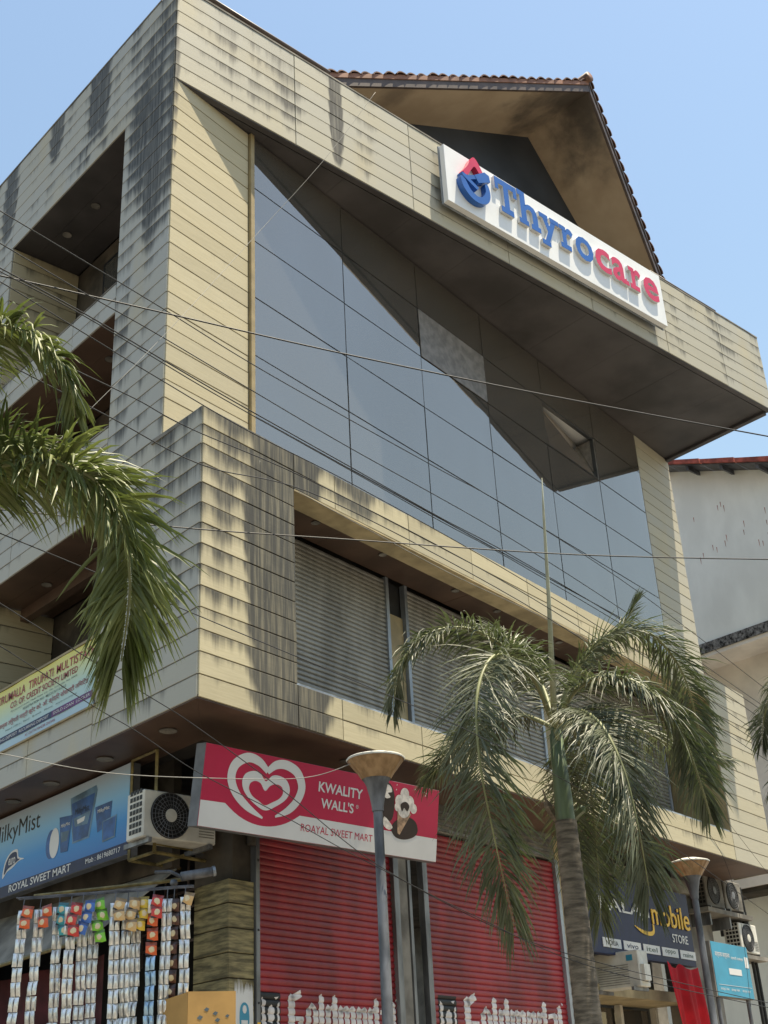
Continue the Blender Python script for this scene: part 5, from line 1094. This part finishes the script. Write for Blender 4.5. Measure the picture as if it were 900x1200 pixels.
# palm beyond the right edge
RB = at(985, 830, 15.5); rp = palm('palm_tree', (RB.x, RB.y, 0), RB.z-1.2, RB.z, 'distant palm whose frond tips show at the right edge', .16, .13)
def rpth(pts): return [V((RB.x, RB.y, RB.z))]+[at(x, y, d) for x, y, d in pts]
frond(rp, rpth([(955, 790, 15.5), (920, 790, 15.4), (898, 830, 15.3), (892, 875, 15.3)]), .42, nl=70, seed=31, droop=.7)
frond(rp, rpth([(960, 850, 15.3), (925, 880, 15.2), (905, 930, 15.1)]), .42, nl=60, seed=32); frond(rp, rpth([(1010, 790, 15.5), (1040, 800, 15.4), (1060, 850, 15.3)]), .42, nl=60, seed=33)

# ================================================================ OVERHEAD CABLES
def wire(pts, label, r_=.0055, mat='cable', sag=0., group='cables slung along the street'):
    mb = MB(); c = crom(pts, 10); mb.tube(c, r_*.78, 5); o = mb.build('cable', mat, None, smooth=True); tag(o, label, 'cable', group); return o
def wt(pl, t): return [hit(x, y, N*t, N) for x, y in pl]
def wd(pl): return [at(x, y, d) for x, y, d in pl]
wire(wt([(-60, 211), (0, 247), (180, 355), (291, 424), (405, 489), (515, 550), (600, 597), (750, 695), (920, 825)], 2.4), 'black cable from the top of the side wall down to the right edge')
wire(wt([(-60, 250), (0, 285), (100, 344), (180, 389), (291, 455), (405, 522), (600, 632), (760, 735), (920, 845)], 2.45), 'black cable just under the uppermost street cable')
wire(wt([(-60, 281), (0, 314), (100, 368), (225, 442), (291, 480), (405, 544), (515, 606), (605, 654), (770, 752), (920, 850)], 2.5), 'upper of the close pair of black cables across the glass wall', .0065)
wire(wt([(-60, 285), (0, 318), (100, 371), (225, 446), (291, 484), (405, 548), (515, 610), (605, 659), (770, 758), (920, 862)], 2.55), 'lower of the close pair of black cables across the glass wall')
wire(wt([(-60, 300), (0, 330), (85, 427-45), (180, 440), (291, 505), (420, 571), (605, 675), (760, 772), (920, 880)], 2.6), 'black cable running along the foot of the glass wall')
wire(wt([(-60, 392), (0, 422), (131, 490), (240, 546), (380, 618-34), (605, 702), (760, 800), (920, 905)], 2.7), 'black cable crossing the stained corner of the lower box')
wire(wt([(-60, 355), (0, 388), (85, 432), (160, 468), (225, 503), (380, 571), (605, 690), (780, 800), (920, 890)], 2.65), 'thin black cable above the lower box corner')
wire(wd([(-60, 312, 8.4), (0, 323, 8.5), (194, 367, 9), (405, 415, 9.5), (640, 463, 10), (920, 515, 10.6)]), 'long black cable sloping gently from the left edge across glass and eave', .008)
wire(wd([(-60, 590, 8.4), (0, 597, 8.5), (220, 619, 9), (405, 632, 9.5), (675, 650, 10), (920, 656, 10.6)]), 'nearly level black cable across the middle of the picture', .007)
wire(wd([(-40, 625, 7), (80, 505, 8), (194, 391, 9), (295, 281, 10.5), (380, 187, 11.4), (440, 108, 12.2)]), 'pale cable rising from the left palm to the eave', .0024, 'palecable')
wire(wd([(-60, 670, 8.0), (0, 707, 8.2), (160, 807, 8.6), (225, 848, 8.8), (330, 925, 9), (440, 1012, 9.4), (560, 1075, 9.8), (700, 1135, 10.4), (920, 1185, 11.4)]), 'dark cable dropping past the banner and the heart sign', .0045)
wire(wd([(-60, 722, 8.0), (0, 757, 8.2), (107, 826, 8.6), (160, 857, 8.8), (232, 905, 9.2), (330, 955, 9.6), (440, 1015, 10), (640, 1110, 10.6), (920, 1180, 11.6)]), 'dark cable crossing the foot of the yellow banner', .0045)
wire([at(-60, 874, 9.6)]+wd([(0, 883, 9.7), (120, 905, 9.9), (250, 912, 10.2), (360, 911, 10.35)])+[at(425, 889, 10.45)], 'pale slack cable reaching the near street lamp', .0045, 'palecable')
wire([FRONT.P(1.5, ZL-.02, .012), FRONT.P(2.6, ZL-.05, .012), FRONT.P(4.5, ZL-.09, .012), FRONT.P(6.5, ZL-.05, .012), FRONT.P(8.5, ZL-.06, .012)], 'pale cable stapled under the lintel of the grey shutters', .006, 'palecable')
wire(wt([(-60, 600), (0, 625), (105, 668), (260, 733), (420, 800), (560, 862), (740, 960), (920, 1085)], 2.9), 'thin dark cable passing behind the palm crown', .0045)
wire(wt([(820, 960), (850, 1010), (868, 1080), (880, 1180)], .1), 'slack dark cable hanging over the end air conditioners', .004)
wire(wt([(835, 940), (870, 985), (920, 1050)], .12), 'short dark cable slanting off the end of the lower box', .004)
